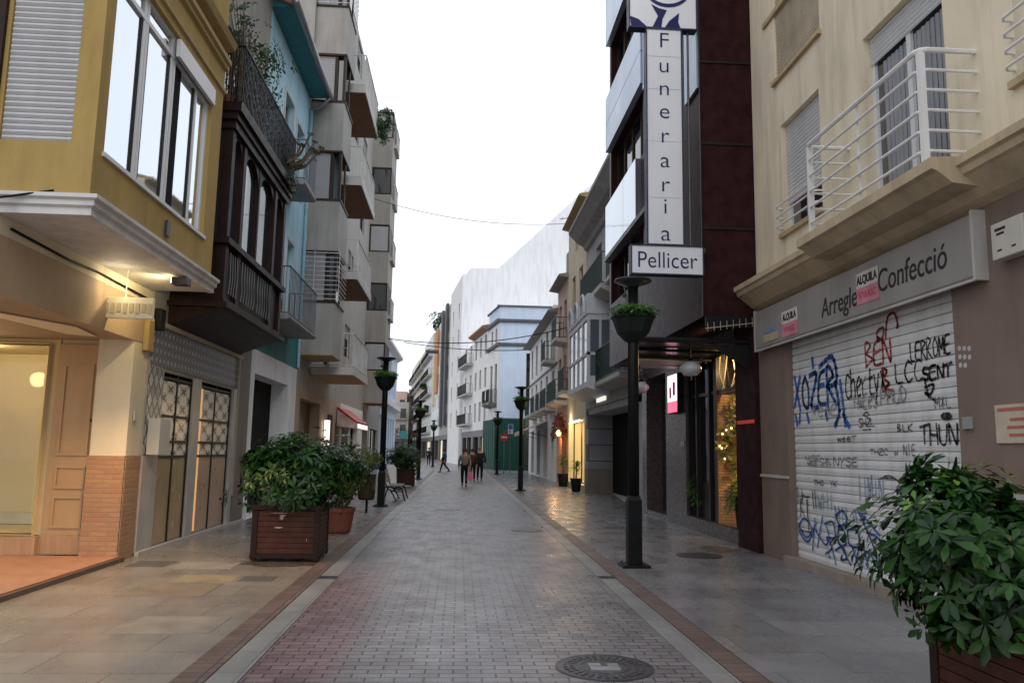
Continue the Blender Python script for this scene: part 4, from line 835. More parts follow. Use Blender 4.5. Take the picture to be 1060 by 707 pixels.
# shop fascia sign
fa = empty('shop_fascia_sign', (4.9, 10, 3.3), 'long grey shop fascia sign above the graffiti shutter with black lettering', 'sign')
mb = MB(); mb.prof(fr1, 7.1, 12.72, [(.01, 3.30), (.10, 3.30), (.125, 3.33), (.13, 3.62), (.12, 3.92), (.10, 3.95), (.01, 3.95)]); mb.build('panel', signg, fa, bevel=.01)
mb = MB(); mb.fb(fr1, 7.06, 7.098, .0, .135, 3.28, 3.97); mb.fb(fr1, 12.722, 12.76, .0, .135, 3.28, 3.97); mb.fb(fr1, 7.1, 12.72, .1, .14, 3.275, 3.299); mb.build('frame', stonel, fa)
tx = lambda s, size, y, z, m, n='lettering', sx=1., ext=.003, sh_=0., off=0., X=4.868: text(s, size, (X, y, z), (0, -1, 0), (0, 0, 1), m, n, fa, ext, sh_, sx, off=off)
charcoal = M('charcoal_letters', (.03, .03, .032), .5, .1, 5, 0, 0)
tx('Arregle', .37, 9.80, 3.56, charcoal, sx=.86, sh_=.12); tx('Confecció', .38, 8.16, 3.62, charcoal, sx=.86, sh_=.1)
stw = M('sticker_white', (.62, .60, .58), .6); stp = M('sticker_pink', (.55, .22, .28), .6)
for y0, y1, z in ((11.62, 11.05, 3.56), (9.32, 8.80, 3.64)):
    MB().fb(fr1, y1, y0, .131, .134, z-.0, z+.19).build('sticker', stw, fa); MB().fb(fr1, y1, y0, .131, .134, z-.2, z-.002).build('sticker', stp, fa)
    tx('ALQUILA', .14, (y0+y1)/2, z+.09, charcoal, 'sticker_lettering', sx=.82, X=4.8635, ext=.001, off=.006); tx('97WASC', .13, (y0+y1)/2, z-.1, M('sticker_red', (.5, .05, .1), .6), 'sticker_lettering', sx=.82, X=4.8635, ext=.001)
MB().fb(fr1, 11.75, 12.35, .131, .134, 3.38, 3.50).build('worn_logo', M('worn_gold', (.42, .36, .25), .6), fa); MB().fb(fr1, 11.85, 12.3, .131, .134, 3.52, 3.58).build('worn_logo', gl, fa)
# small wall things
t = empty('alarm_box', (4.9, 6.62, 3.4), 'cream alarm box high on the brown wall right of the fascia sign', 'alarm box')
MB().fb(fr1, 6.40, 6.82, .0, .13, 3.40, 3.74).build('case', plast, t, bevel=.012)
mb = MB(); mb.fb(fr1, 6.62, 6.76, .131, .134, 3.66, 3.685); mb.fb(fr1, 6.64, 6.74, .131, .134, 3.62, 3.64); mb.fb(fr1, 6.5, 6.55, .131, .134, 3.47, 3.485); mb.fb(fr1, 6.68, 6.74, .131, .134, 3.47, 3.485); mb.build('vents', charcoal, t)
t = empty('notice_board', (4.97, 6.8, 1.72), 'cream notice with red lines of print on the brown wall at the right edge', 'notice')
MB().fb(fr1, 6.35, 7.08, .0, .02, 1.74, 2.09).build('board', M('cream_notice', (.50, .42, .33), .6), t)
mb = MB(); mb.fb(fr1, 6.38, 7.04, .021, .024, 2.03, 2.06)
for k, (a, b) in enumerate(((6.45, 6.88), (6.42, 6.92), (6.48, 6.9))): mb.fb(fr1, a, b, .021, .024, 1.94-k*.07, 1.965-k*.07)
mb.build('printed_line', M('faded_red_print', (.42, .12, .09), .6), t)
tag(MB().fb(fr1, 7.42, 7.56, .0, .03, 1.88, 2.0).build('doorbell_plate', M('grey_plate', (.30, .29, .28), .5), bevel=.006), 'small grey bell plate on the brown wall beside the shutter edge', 'bell plate')
for j in range(3):
    for k in range(3):
        if (j, k) != (0, 0): tag(MB().prism([fr1.p(7.42+k*.075+.026*math.cos(q), .0, 2.5+j*.085+(.01*k)+.026*math.sin(q)) for q in [i*PI/5 for i in range(10)]], fr1.n*.003).build('round_sticker', M('sticker_dot', (.5, .48, .46), .6)), 'one of the round white stickers clustered on the brown wall beside the shutter', 'sticker', 'round white stickers on the brown wall')

# ------------------------------------------------------------------ R2 burgundy granite tower
r2 = empty('burgundy_granite_tower', (8, 17, 0), 'tall burgundy granite building with pale steel bands and a glazed funeral home front', 'building')
XT = 4.08; ft = RF(XT); fg2 = RF(5.0)
mb = MB(); wall(mb, ft, 12.96, 21.4, 3.9, 19, [(14.1, 16.9, 8.35, 9.75), (14.1, 16.9, 11.3, 12.7), (17.3, 21.2, 8.45, 9.95), (17.3, 21.2, 11.6, 13.15), (17.3, 21.2, 5.6, 6.75)], .25, 6)
mb.quad((XT, 12.96, 3.9), (10, 12.96, 3.9), (10, 21.4, 3.9), (XT, 21.4, 3.9)); mb.build('wall', burg, r2)
for h in ((14.1, 16.9, 8.35, 9.75), (14.1, 16.9, 11.3, 12.7), (17.3, 21.2, 8.45, 9.95), (17.3, 21.2, 11.6, 13.15), (17.3, 21.2, 5.6, 6.75)): window(ft, r2, *h, darkbr, glassd, .23, 3)
mb = MB()
for z in (5.44, 6.96, 8.47, 9.98, 11.5): mb.box(XT-.01, 5.0, 12.935, 12.958, z-.02, z+.02)
mb.box(XT-.02, XT+.0, 12.93, 12.958, 3.9, 19); mb.build('joint_strip', M('dark_bronze', (.02, .017, .016), .35), r2)
mb = MB(); mb.prof(ft, 13.0, 13.75, [(.002, 8.0), (.05, 8.0), (.05, 10.4), (.002, 10.4)]); mb.prof(ft, 13.0, 13.75, [(.002, 10.43), (.05, 10.43), (.05, 12.9), (.002, 12.9)])
mb.prof(ft, 16.95, 21.3, [(.002, 10.0), (.14, 10.0), (.14, 10.78), (.002, 10.78)]); mb.prof(ft, 16.95, 21.3, [(.002, 10.8), (.14, 10.8), (.14, 11.58), (.002, 11.58)]); mb.prof(ft, 16.95, 21.3, [(.002, 13.2), (.14, 13.2), (.14, 15), (.002, 15)]); mb.prof(ft, 13.76, 16.9, [(.002, 9.8), (.10, 9.8), (.10, 11.2), (.002, 11.2)])
mb.build('steel_band', steelp, r2)
mb = MB(); mb.prof(ft, 17.5, 18.9, [(.002, 6.98), (.14, 6.98), (.14, 8.4), (.002, 8.4)]); mb.prof(ft, 18.92, 21.3, [(.002, 6.98), (.14, 6.98), (.14, 8.4), (.002, 8.4)]); mb.build('mirror_band', mirror, r2)
MB().prof(ft, 16.2, 21.35, [(.0, 6.8), (.16, 6.84), (.16, 6.95), (.0, 6.97)]).build('ledge', M('dark_bronze', ()), r2)
# ground floor
gh = [(13.95, 17.3, .28, 3.6, 1.6), (19.0, 21.0, .12, 3.55, .5)]
granite = M('grey_purple_granite', (.085, .062, .062), .28, .25, 9, .02, .15, ior=1.45)
mb = MB(); wall(mb, fg2, 12.94, 21.5, 0, 3.9, gh, .3, 4); mb.build('ground_wall', granite, r2)
MB().box(4.93, 5.01, 12.94, 13.9, -.01, 3.9).build('corner_pier', burg, r2)
MB().fb(fg2, 18.98, 21.02, -.45, -.42, .12, 3.55).build('door', M('dark_red_door', (.035, .008, .008), .25), r2)
mb = MB(); mb.box(6.62, 6.7, 13.9, 17.4, .27, 3.7); mb.build('backing_wall', M('dim_back_wall', (.05, .035, .025), .8), r2)
lb = brickmat('lit_wall_bricks', (.42, .22, .09), (.50, .28, .12), (.22, .12, .06), .22, .055, .008, 'XZ', .8, .6, var=.3)
MB().box(5.04, 6.6, 15.24, 15.30, .28, 2.75).build('brick_panel', lb, r2)
mb = MB(); mb.box(5.0, 6.65, 13.95, 17.3, .255, .279); mb.build('display_floor', M('display_floor_tan', (.45, .33, .18), .5), r2)
mb = MB()
for u in (15.32, 15.42, 15.8, 16.65, 17.2): mb.fb(fg2, u, u+.08, -.25, -.05, .28, 3.6)
mb.fb(fg2, 13.96, 17.3, -.15, -.08, 2.78, 2.85); mb.fb(fg2, 15.42, 16.6, -.22, -.12, .28, 1.0); mb.build('door_frame', M('dark_bronze', ()), r2)
MB().fb(fg2, 15.5, 17.2, -.16, -.15, .3, 3.6).build('tinted_door_glass', glassd, r2)
MB().quad(*[fg2.p(u, -.07, z) for u, z in ((13.96, .285), (15.3, .285), (15.3, 3.58), (13.96, 3.58))]).build('shop_window', glassc, r2)
mb = MB(); mb.fb(fg2, 13.92, 17.35, -.3, .02, -.02, .27); mb.build('stall_riser', granite, r2)
# garland of leaves in the lit window
g = empty('leafy_garland', (5.5, 15.1, .9), 'leafy garland with warm lights climbing the lit brick panel in the funeral home window', 'garland')
rr = random.Random(5); pts = []; K = 60
for k in range(K):
    t = k/K; pts.append((Vector((5.25+.13*math.sin(t*9)+rr.uniform(-.12, .12), 15.1+rr.uniform(-.05, .03), .8+1.85*t+rr.uniform(-.08, .08))), Vector((rr.uniform(-.5, .5), -1, rr.uniform(-.4, .4))).normalized()))
mb = MB(); rosettes(mb, pts, 5, .13, .07, rr, .1); mb.build('foliage', leafmat('golden_garland_leaf', (.10, .12, .02), (.42, .36, .12), .5), g)
mb = MB()
for p, d in pts[::4]: mb.lathe(p+Vector((0, -.06, 0)), [(.004, -.02), (.02, 0), (.004, .02)], 6)
mb.build('light_bulb', emis('garland_bulb', (1, .62, .2), 9), g)
g = empty('twig_arrangement', (5.6, 15.0, 2.8), 'pale bare twigs hanging at the top of the funeral home window', 'twigs')
mb = MB()
for k in range(16): x = 5.03+k*.06; a = Vector((x, 14.7+rr.uniform(-.2, .3), 3.5)); mb.tube([a, a+Vector((rr.uniform(-.1, .1), 0, -.35)), a+Vector((rr.uniform(-.15, .15), 0, -.7))], [.016, .012, .006], 5)
mb.build('twig', M('pale_twig', (.42, .36, .26), .8), g)
for x, y, lab in ((5.16, 16.95, 'trailing fern in a dark tall pot left in the funeral home window'), (5.17, 14.35, 'bushy fern in a dark tall pot at the right of the funeral home window')):
    g = empty('potted_fern', (x, y, .28), lab, 'potted plant', 'ferns in the funeral home window'); rr = random.Random(int(y*7))
    MB().lathe((x, y, .28), [(.10, 0), (.14, .5), (.15, .55), (.12, .55)], 14).build('pot', blackp, g)
    mb = MB()
    for k in range(110):
        a = rr.uniform(0, 6.28); o = Vector((x, y, .85+rr.uniform(0, .25))); d = Vector((math.cos(a), math.sin(a), rr.uniform(.1, .8))).normalized()
        for s_ in range(5): q = o+d*.07*s_+Vector((0, 0, -.022*s_*s_)); mb.leaf(q, (d+Vector((0, 0, -.25*s_))).normalized(), Vector((0, 0, 1)), .10, .035)
    mb.build('foliage', leafB, g)
# canopy
cn = empty('glass_canopy', (4.4, 15, 3.45), 'dark steel and glass entrance canopy projecting from the burgundy tower', 'canopy')
mb = MB(); cp = [(3.02, 13.1), (3.25, 14.6), (3.9, 17.3), (4.98, 17.3), (4.98, 13.1)]
mb.prism([(x, y, 3.50) for x, y in cp], (0, 0, .03)); mb.build('glass_pane', M('smoked_canopy', (.05, .05, .052), .2, .1, 2, 0, .3), cn)
mb = MB()
for (a, b), (c, d) in zip(cp, cp[1:]+cp[:1]): mb.tube([(a, b, 3.50), (c, d, 3.50)], .045, 6)
for y, x in ((14.2, 3.2), (15.4, 3.45), (16.4, 3.7)): mb.tube([(x, y, 3.48), (4.98, y, 3.44)], .03, 6)
mb.prism([(4.98, 13.1, 3.45), (4.98, 13.1, 3.0), (4.2, 13.1, 3.45)], (0, .05, 0)); mb.build('steel_frame', blackp, cn)
mb = MB(); mb.prism([(3.5, 15.5, 3.44), (3.95, 17.1, 3.44), (4.9, 17.1, 3.44), (4.9, 15.5, 3.44)], (0, 0, .015)); mb.build('pale_panel', M('pale_canopy_panel', (.5, .47, .45), .5), cn)
mb = MB(); mb.box(4.1, 5.0, 12.9, 12.96, 3.72, 3.9); mb.build('fascia', blackp, cn)
t = empty('spiked_bar', (4.5, 12.88, 3.75), 'thin pale bar of small spikes above the dark canopy', 'bird spikes')
mb = MB(); mb.tube([(4.08, 12.88, 3.68), (4.95, 12.88, 3.80)], .008, 5)
for k in range(8): x = 4.12+k*.11; mb.tube([(x, 12.88, 3.63+k*.015), (x, 12.88, 3.78+k*.015)], .006, 4)
mb.build('bar', M('pale_twig', ()), t)
def globe(x, y, z, lab):
    t = empty('globe_lamp', (x, y, z), lab, 'lamp', 'oval globe lamps under the canopy')
    MB().lathe((x, y, z), [(.02, -.135), (.12, -.11), (.19, -.03), (.19, .03), (.12, .11), (.03, .135)], 20).build('glass_globe', M('opal_glass', (.42, .44, .45), .25, .03, 2, 0, .05), t, smooth=True)
    mb = MB(); mb.lathe((x, y, z), [(.03, .13), (.06, .16), (.02, .2)], 12); mb.tube([(x, y, z+.18), (x, y, 3.5)], .014, 6)
    mb.tube([(x, y, z-.13), (x, y, z-.2)], .02, 6)
    for s in (-1, 1): mb.tube([(x, y, z+.25), (x+s*.1, y, z+.3), (x+s*.2, y, z+.2), (x+s*.16, y, z+.14)], .01, 5)
    mb.build('bracket', iron, t)
globe(4.0, 13.5, 3.06, 'oval opal globe lamp hanging from the near end of the canopy'); globe(4.25, 18.4, 3.12, 'smaller oval globe lamp beyond the canopy, partly behind the lamp post')
t = empty('pink_lit_sign', (4.9, 17.9, 2.5), 'small glowing pink and white sign on the granite pier of the tower', 'sign')
MB().box(4.86, 4.99, 17.45, 18.3, 2.5, 3.40).build('case', blackp, t)
MB().quad((4.858, 17.47, 2.52), (4.858, 18.28, 2.52), (4.858, 18.28, 2.76), (4.858, 17.47, 2.76)).build('lit_face_pink', emis('pink_light', (1, .12, .22), 1.6), t)
MB().quad((4.858, 17.47, 2.765), (4.858, 18.28, 2.765), (4.858, 18.28, 3.38), (4.858, 17.47, 3.38)).build('lit_face', emis('pale_pink_light', (1, .66, .74), 1.9), t)
mb = MB(); mb.box(4.852, 4.856, 17.62, 17.8, 2.9, 3.2); mb.box(4.852, 4.856, 17.95, 18.1, 2.85, 3.1); mb.build('figure_mark', M('pink_mark', (.6, .1, .2), .6), t)
tag(MB().box(4.97, 4.999, 17.42, 17.62, 1.75, 1.87).build('name_plate', stonel), 'small pale plate on the dark granite beside the tower entrance', 'plate')
tag(MB().box(4.915, 4.929, 13.0, 13.8, 2.12, 2.18).build('red_reflection_strip', emis('red_neon_reflection', (1, .06, .04), .05)), 'thin glowing strip standing for a red neon reflection on the tower corner pier', 'light strip')  # added glowing strip imitates a red neon reflection on the pier
# vertical sign
vs = empty('funeral_home_sign', (3.4, 12.88, 4.5), 'tall illuminated-style white projecting sign with navy letters reading Funeraria Pellicer', 'sign')
def sbox(x0, x1, z0, z1, nm):
    o = MB().box(x0+.02, x1-.02, 12.81, 12.97, z0+.02, z1-.02).build(nm, signw, vs)
    mb = MB()
    for a, b, c, d in ((x0, x1, z0, z0+.02), (x0, x1, z1-.02, z1), (x0, x0+.02, z0+.0201, z1-.0201), (x1-.02, x1, z0+.0201, z1-.0201)): mb.box(a, b, 12.795, 12.985, c, d)
    mb.build('sign_frame', M('sign_edge', (.03, .04, .08), .4), o); return o
sbox(2.80, 4.05, 4.56, 5.07, 'name_panel'); sbox(3.08, 3.72, 5.072, 8.97, 'letter_panel'); sbox(2.78, 4.0, 8.972, 10.2, 'emblem_panel')
for z in (5.9, 6.9, 7.85, 8.45): MB().box(3.1, 3.7, 12.806, 12.8085, z, z+.006).build('panel_joint', M('faint_joint', (.48, .50, .56), .4), vs)
for ch, z in zip('Funeraria', (8.74, 8.28, 7.86, 7.44, 7.0, 6.56, 6.13, 5.74, 5.27)): text(ch, .40, (3.40, 12.806, z), (1, 0, 0), (0, 0, 1), navy, 'lettering', vs, .003, 0, 1.08, off=-.004)
text('Pellicer', .40, (3.42, 12.806, 4.80), (1, 0, 0), (0, 0, 1), navy, 'lettering', vs, .003, 0, .88, off=-.003)
mb = MB()
def ring(cx, cz, r0, r1, a0, a1, k=40, tap=0):
    for q in range(k):
        t0, t1 = a0+(a1-a0)*q/k, a0+(a1-a0)*(q+1)/k; w0 = 1-abs(2*q/k-1)**2*tap; w1 = 1-abs(2*(q+1)/k-1)**2*tap
        m = (r0+r1)/2; h = (r1-r0)/2
        mb.quad(*[(cx+math.cos(t)*r, 12.803, cz+math.sin(t)*r*.85) for t, r in ((t0, m-h*w0), (t0, m+h*w0), (t1, m+h*w1), (t1, m-h*w1))])
ring(3.47, 9.75, .36, .44, 3.3, 6.2, 40, .8); ring(3.47, 9.8, .20, .28, 0, 2*PI)
for P in ([(3.2, 8.995), (3.3, 9.2), (3.18, 9.42), (3.32, 9.35), (3.46, 9.32), (3.38, 9.15), (3.36, 8.995)], [(3.42, 8.995), (3.5, 9.12), (3.68, 9.28), (3.66, 9.1), (3.7, 8.995)], [(2.82, 8.995), (2.8, 9.18), (2.95, 9.13), (3.1, 8.995)]): mb.quad(*[(x, 12.803, z) for x, z in P])
mb.build('emblem', navy, vs)
MB().tube([(3.85, 12.9, 5.07), (3.85, 12.9, 8.97)], .02, 6).build('support_pole', castiron, vs); MB().box(3.7, 4.1, 12.88, 12.93, 4.98, 5.06).build('bracket', castiron, vs)

# ------------------------------------------------------------------ R3 grey stone building
r3 = empty('grey_stone_building', (8.5, 26, 0), 'grey stone building with curved eave, white glazed bay and iron balconies', 'building')
f3r = RF(5.0)
hl = [(22.6, 23.8, 3.95, 6.2), (24.6, 25.8, 3.95, 6.2), (22.4, 23.6, 7.1, 9.2), (24.9, 26.1, 7.1, 9.2), (27.8, 29.0, 7.1, 9.2)]
mb = MB(); wall(mb, f3r, 21.52, 31, 3.2, 10.4, hl, .25, 8); mb.build('wall', gst, r3)
for h in hl: window(f3r, r3, *h, M('grey_window_wood', (.30, .31, .33), .6), glass, .2, 1, 0, None, .07, .8)
mb = MB(); mb.prof(f3r, 21.5, 31, [(.0, 9.6), (.12, 9.65), (.18, 9.8), (.45, 9.95), (.72, 10.25), (.78, 10.3), (.78, 10.42), (.0, 10.6)]); mb.prof(f3r, 21.5, 31, [(.0, 6.55), (.1, 6.6), (.1, 6.75), (.0, 6.78)]); mb.build('cornice', M('grey_cornice', (.33, .325, .32), .8, .12, 2, .2, .4), r3)
mb = MB(); mb.box(5.0, 5.3, 21.5, 22.3, 0, 3.2); mb.box(5.0, 12, 21.5, 31, 3.0, 3.2); mb.build('lintel', gst, r3)
asr = brickmat('ashlar_blocks', (.30, .305, .32), (.36, .365, .38), (.06, .06, .065), 2.0, .62, .02, 'XZ', .7, .4, var=.2)
mb = MB(); mb.box(5.0, 5.95, 30.6, 31.2, .95, 3.2); mb.build('end_pier', asr, r3); MB().box(4.97, 5.95, 30.56, 31.2, 0, .95).build('pier_base', M('brown_granite_base', (.20, .17, .145), .5), r3)
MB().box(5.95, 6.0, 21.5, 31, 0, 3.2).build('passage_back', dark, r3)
mb = MB(); mb.prism([(5.0, 21.6, -.02), (5.95, 30.6, -.02), (5.95, 21.6, -.02)], (0, 0, .07)); mb.build('threshold', stonel, r3)
MB().fb(f3r, 21.6, 31, .0, .06, 3.22, 3.68).build('fascia_band', M('weathered_fascia', (.24, .235, .235), .6, .15, 2, .1, .3), r3)
tag(MB().fb(f3r, 26.5, 28.2, .07, .11, 3.34, 3.56).build('lit_strip', emis('soft_white_strip', (1, .96, .85), .9)), 'short pale lit strip on the stone band of the grey building', 'light strip')
balcony(f3r, r3, 21.8, 25.9, 3.85, .58, stonel, irong, .16, 1.05, .12, .009, 0, .12)
balcony(f3r, r3, 22.0, 24.2, 6.95, .55, stonel, irong, .14, 1.05, .12, .009, 0, .15)
balcony(f3r, r3, 24.6, 29.2, 6.95, .6, stonel, irong, .16, 1.05, .12, .009, 0, .25)
# white glazed bay
mb = MB(); X0 = 4.2; mb.box(4.16, 5.0, 25.95, 30.6, 3.72, 3.9); mb.prism([(4.16, 25.95, 3.72), (5.0, 25.95, 3.72), (5.0, 25.95, 3.45)], (0, 4.6, 0)); mb.box(4.2, 5.0, 26, 30.5, 6.0, 6.2)
for y in (26.0, 27.1, 28.2, 29.3, 30.4): mb.box(4.2, 4.3, y, y+.12, 3.9, 6.0)
mb.box(4.6, 4.68, 26.0, 26.05, 3.9, 6.0); mb.box(4.2, 5.0, 26.0, 26.06, 4.8, 4.9); mb.box(4.2, 4.27, 26.0, 30.5, 4.8, 4.9); mb.box(4.18, 5.0, 25.98, 26.05, 3.9, 4.1); mb.box(4.16, 5.0, 25.96, 30.54, 6.2, 6.28); mb.box(4.2, 5.0, 26, 30.5, 6.28, 6.9)
bay = mb.build('glazed_bay', M('white_bay_wood', (.60, .62, .66), .6, .06, 2, .05, .25), r3)
mb = MB(); mb.quad((4.24, 26.03, 3.9), (5.0, 26.03, 3.9), (5.0, 26.03, 6.0), (4.24, 26.03, 6.0)); mb.quad((4.24, 26.03, 3.9), (4.24, 30.5, 3.9), (4.24, 30.5, 6), (4.24, 26.03, 6)); mb.build('bay_glass', glassmat('bay_pane', (.12, .14, .17), .1, 1.6), bay)
mb = MB()
for y in (26.9, 28.4, 29.8): mb.tube([(4.15, y-.5, 6.3), (4.15, y-.45, 6.7), (4.15, y-.2, 6.95), (4.15, y+.2, 6.95), (4.15, y+.45, 6.7), (4.15, y+.5, 6.3)], .05, 6)
mb.build('arched_moulding', M('white_bay_wood', ()), bay)
g = empty('balcony_plant', (4.5, 25.2, 3.85), 'small yellow green plant on the lower iron balcony of the grey stone building', 'plant')
MB().lathe((4.6, 25.2, 3.86), [(.09, 0), (.13, .25)], 10).build('pot', terr, g); mb = MB(); rosettes(mb, lumps(rr, (4.55, 25.2, 4.4), .16, .2, .4, 30, None, .2), 6, .12, .05, rr); mb.build('foliage', leafY, g)

# ------------------------------------------------------------------ R5 ochre, R6 pink, R7 white row
def simple(name, label, fr, y0, y1, h, wallm, grounds, floors, cat='building', wm=None, eave=None, gm=glass, gz=3.3, gwall=None, roof=tile, depth=8):
    t = empty(name, fr.p((y0+y1)/2, -3, 0), label, cat)
    hl = floors; mb = MB(); wall(mb, fr, y0, y1, gz, h, hl, .2, depth); mb.build('wall', wallm, t)
    mb = MB(); wall(mb, fr, y0, y1, 0, gz-.001, grounds, .3, depth, top=False); mb.build('ground_wall', gwall or wallm, t)
    for q in hl: window(fr, t, *q[:4], wm or darkbr, gm, .16, 1 if q[1]-q[0] > .7 else 0)
    for q in grounds: window(fr, t, *q[:4], darkbr, glassd, .28, 1, name='shop_front')
    if eave: MB().prof(fr, y0, y1, [(0, h-.10), (eave, h-.03), (eave+.04, h+.0), (eave, h+.06), (-3.5, h+.75), (-3.5, h+.66), (0, h+.0)]).build('roof', roof, t)
    return t
f57 = RF(5.0)
r5 = simple('ochre_building', 'narrow ochre yellow building standing above the grey stone eave', f57, 31.25, 36.6, 12.1, tanb, [(31.6, 36.2, .25, 2.9, 1.2)], [(34.3, 35.3, 4.3, 6.5), (34.3, 35.3, 7.4, 9.4), (32.2, 33.2, 7.4, 9.4), (33.6, 34.4, 10.4, 11.6)], wm=woodm, eave=.3, roof=yellow_t)
r6 = simple('pink_building', 'low pink building with iron balconies between ochre and white buildings', f57, 36.62, 40.6, 9.9, pinkr, [(37.0, 38.6, .1, 2.8, .35)], [(37.2, 38.2, 4.0, 6.2), (39.1, 40.1, 4.0, 6.2), (37.2, 38.2, 7.0, 8.9), (39.1, 40.1, 7.0, 8.9)], wm=woodm, eave=.45, gwall=orange, roof=M('aged_eave', (.33, .30, .28), .85))
r7 = simple('white_eaved_building', 'long low white building with a sloping tiled eave on the right side of the street', f57, 40.62, 57, 8.9, offw, [(42, 43.2, .6, 2.9), (45.0, 47, .1, 2.9), (49, 51, .1, 2.9), (53, 55, .1, 2.9)], [(42+k*3.1, 43.1+k*3.1, z, z+2.0) for k in range(5) for z in (3.9, 6.5)], wm=M('dark_shutter', (.05, .05, .055), .6), eave=.5, roof=M('aged_eave', ()))
for t, u0, u1, z in ((r5, 33.9, 35.8, 4.2), (r6, 36.8, 40.3, 3.95), (r6, 36.8, 38.6, 6.9), (r7, 41.2, 44, 3.85), (r7, 44.8, 46.6, 3.85), (r7, 47.6, 49.8, 3.85), (r7, 51, 54, 3.85), (r7, 41.6, 43.5, 6.4)): balcony(f57, t, u0, u1, z, .6, stonel, irong, .14, 1.0, .14, .012, 0, .08)
MB().fb(f57, 40.6, 57, .0, .07, 6.1, 6.2).build('string_course', greyd, r7)
mb = MB()
for y, h in ((41.5, 1.2), (46, .9), (51, .8)): mb.box(5.4, 5.9, y, y+.7, 9.0, 9.3+h)
mb.build('chimney', stonel, r7)
t = empty('water_tank', (6, 38.5, 10.8), 'round grey roof tank on the pink building', 'tank')
MB().lathe((5.6, 38.2, 10.1), [(.5, 0), (.5, 1.2), (.45, 1.3), (.1, 1.4)], 18).build('drum', M('tank_grey', (.35, .35, .35), .6), t); MB().box(5.2, 6.0, 37.8, 38.6, 9.9, 10.1).build('stand', castiron, t)
t = empty('roof_antenna', (5.3, 36.8, 11), 'thin roof antenna mast above the pink building', 'antenna')
mb = MB(); mb.tube([(5.3, 36.8, 10.2), (5.3, 36.8, 13.0)], .03, 5); mb.tube([(4.6, 36.8, 12.7), (5.9, 36.8, 12.9)], .02, 4)
for k in range(5): mb.tube([(4.7+k*.28, 36.6, 12.72+.04*k), (4.7+k*.28, 37.1, 12.72+.04*k)], .012, 4)
mb.build('mast', castiron, t)
t = empty('shop_awning', (4.2, 50, 2.7), 'beige fabric awning over a shop of the white eaved building', 'awning')
MB().prism([(5.0, 45, 3.3), (3.6, 45, 2.72), (3.6, 45, 2.5), (3.64, 45, 2.5), (3.64, 45, 2.68), (5.0, 45, 3.26)], (0, 7, 0)).build('canvas', M('beige_canvas', (.5, .4, .3), .8), t); [MB().tube([(5.0, q, 2.4), (3.65, q, 2.66)], .02, 5).build('arm', castiron, t) for q in (45.1, 51.9)]
# lit shops
MB().box(5.3, 6.2, 31.6, 36.2, .25, .3).build('shop_floor', cream, r5)
for n_, x0, x1, y0, y1, z0, z1, m_ in (('lit_interior_wall', 6.3, 6.35, 31.6, 36.2, .25, 2.9, cream), ('shop_side_wall', 5.0, 6.3, 36.18, 36.24, .25, 2.9, cream)): MB().box(x0, x1, y0, y1, z0, z1).build(n_, M('shop_display_wall', ()), r5)
bpy.data.objects.remove([o for o in r5.children if o.name.startswith('shop_front')][0].children[0]); 
mb = MB()
for k in range(4): mb.lathe((5.05, 33+k*.85, 2.86), [(.05, 0), (.07, .06)], 8)
mb.build('spotlight', emis('spot_glow', (1, .85, .6), 14), r5)
g = empty('door_garland', (4.9, 39.4, 1.7), 'reddish brown garland arch over the orange shop door', 'garland')
pts = []
for k in range(46): a = PI*(k/45); pts.append((Vector((4.88+rr.uniform(-.1, .05), 38.6+1.9*math.cos(a)*rr.uniform(.8, 1.1), 2.25+1.0*math.sin(a)*rr.uniform(.8, 1.1))), Vector((-1, -.3, rr.uniform(-.5, .5))).normalized()))
mb = MB(); rosettes(mb, pts, 7, .28, .13, rr, .2); mb.build('foliage', leafR, g)
tag(MB().lathe((4.75, 37.9, 2.45), [(.05, -.14), (.13, 0), (.05, .14)], 12).build('wall_lantern', emis('amber_lantern', (1, .55, .15), 7)), 'small glowing amber lantern under the brown garland', 'lantern')
MB().fb(f57, 39.0, 40.2, .0, .02, .1, 2.8).build('lit_orange_panel', M('orange_door', (.6, .28, .1), .6), r6)
def potplant(x, y, r, h, ph, lab, seed, grp, lm=None):
    rr = random.Random(seed); t = empty('potted_palm', (x, y, 0), lab, 'potted plant', grp)
    MB().lathe((x, y, 0), [(r*.7, 0), (r, h), (r*1.05, h), (r*1.05, h+.03), (r*.9, h+.03)], 18).build('pot', blackp if lm is None else terr, t, smooth=False)
    mb = MB(); m2 = MB()
    for k in range(26):
        a = rr.uniform(0, 6.28); o = Vector((x, y, h+ph*rr.uniform(.25, .75))); d = Vector((math.cos(a)*.7, math.sin(a)*.7, rr.uniform(.5, 1.6))).normalized(); L_ = rr.uniform(.35, .55)
        for s_ in range(5):
            q = o+d*L_*s_/5+Vector((0, 0, -.018*s_*s_)); dd = (d+Vector((0, 0, -.22*s_))).normalized(); mb.leaf(q, dd, Vector((0, 0, 1)), L_*.35, .07)
    m2.tube([(x, y, h), (x+.02, y, h+ph*.7)], [.03, .02], 6); m2.build('stem', bark, t); mb.build('foliage', lm or leafY, t); return t
potplant(4.72, 31.9, .24, .5, .8, 'yellow green palm in a black pot by the lit shop window, nearer of the pair', 1, 'potted palms by the lit shops'); potplant(4.78, 36.4, .26, .55, 1.0, 'yellow green palm in a black pot by the orange shop, farther of the pair', 2, 'potted palms by the lit shops')

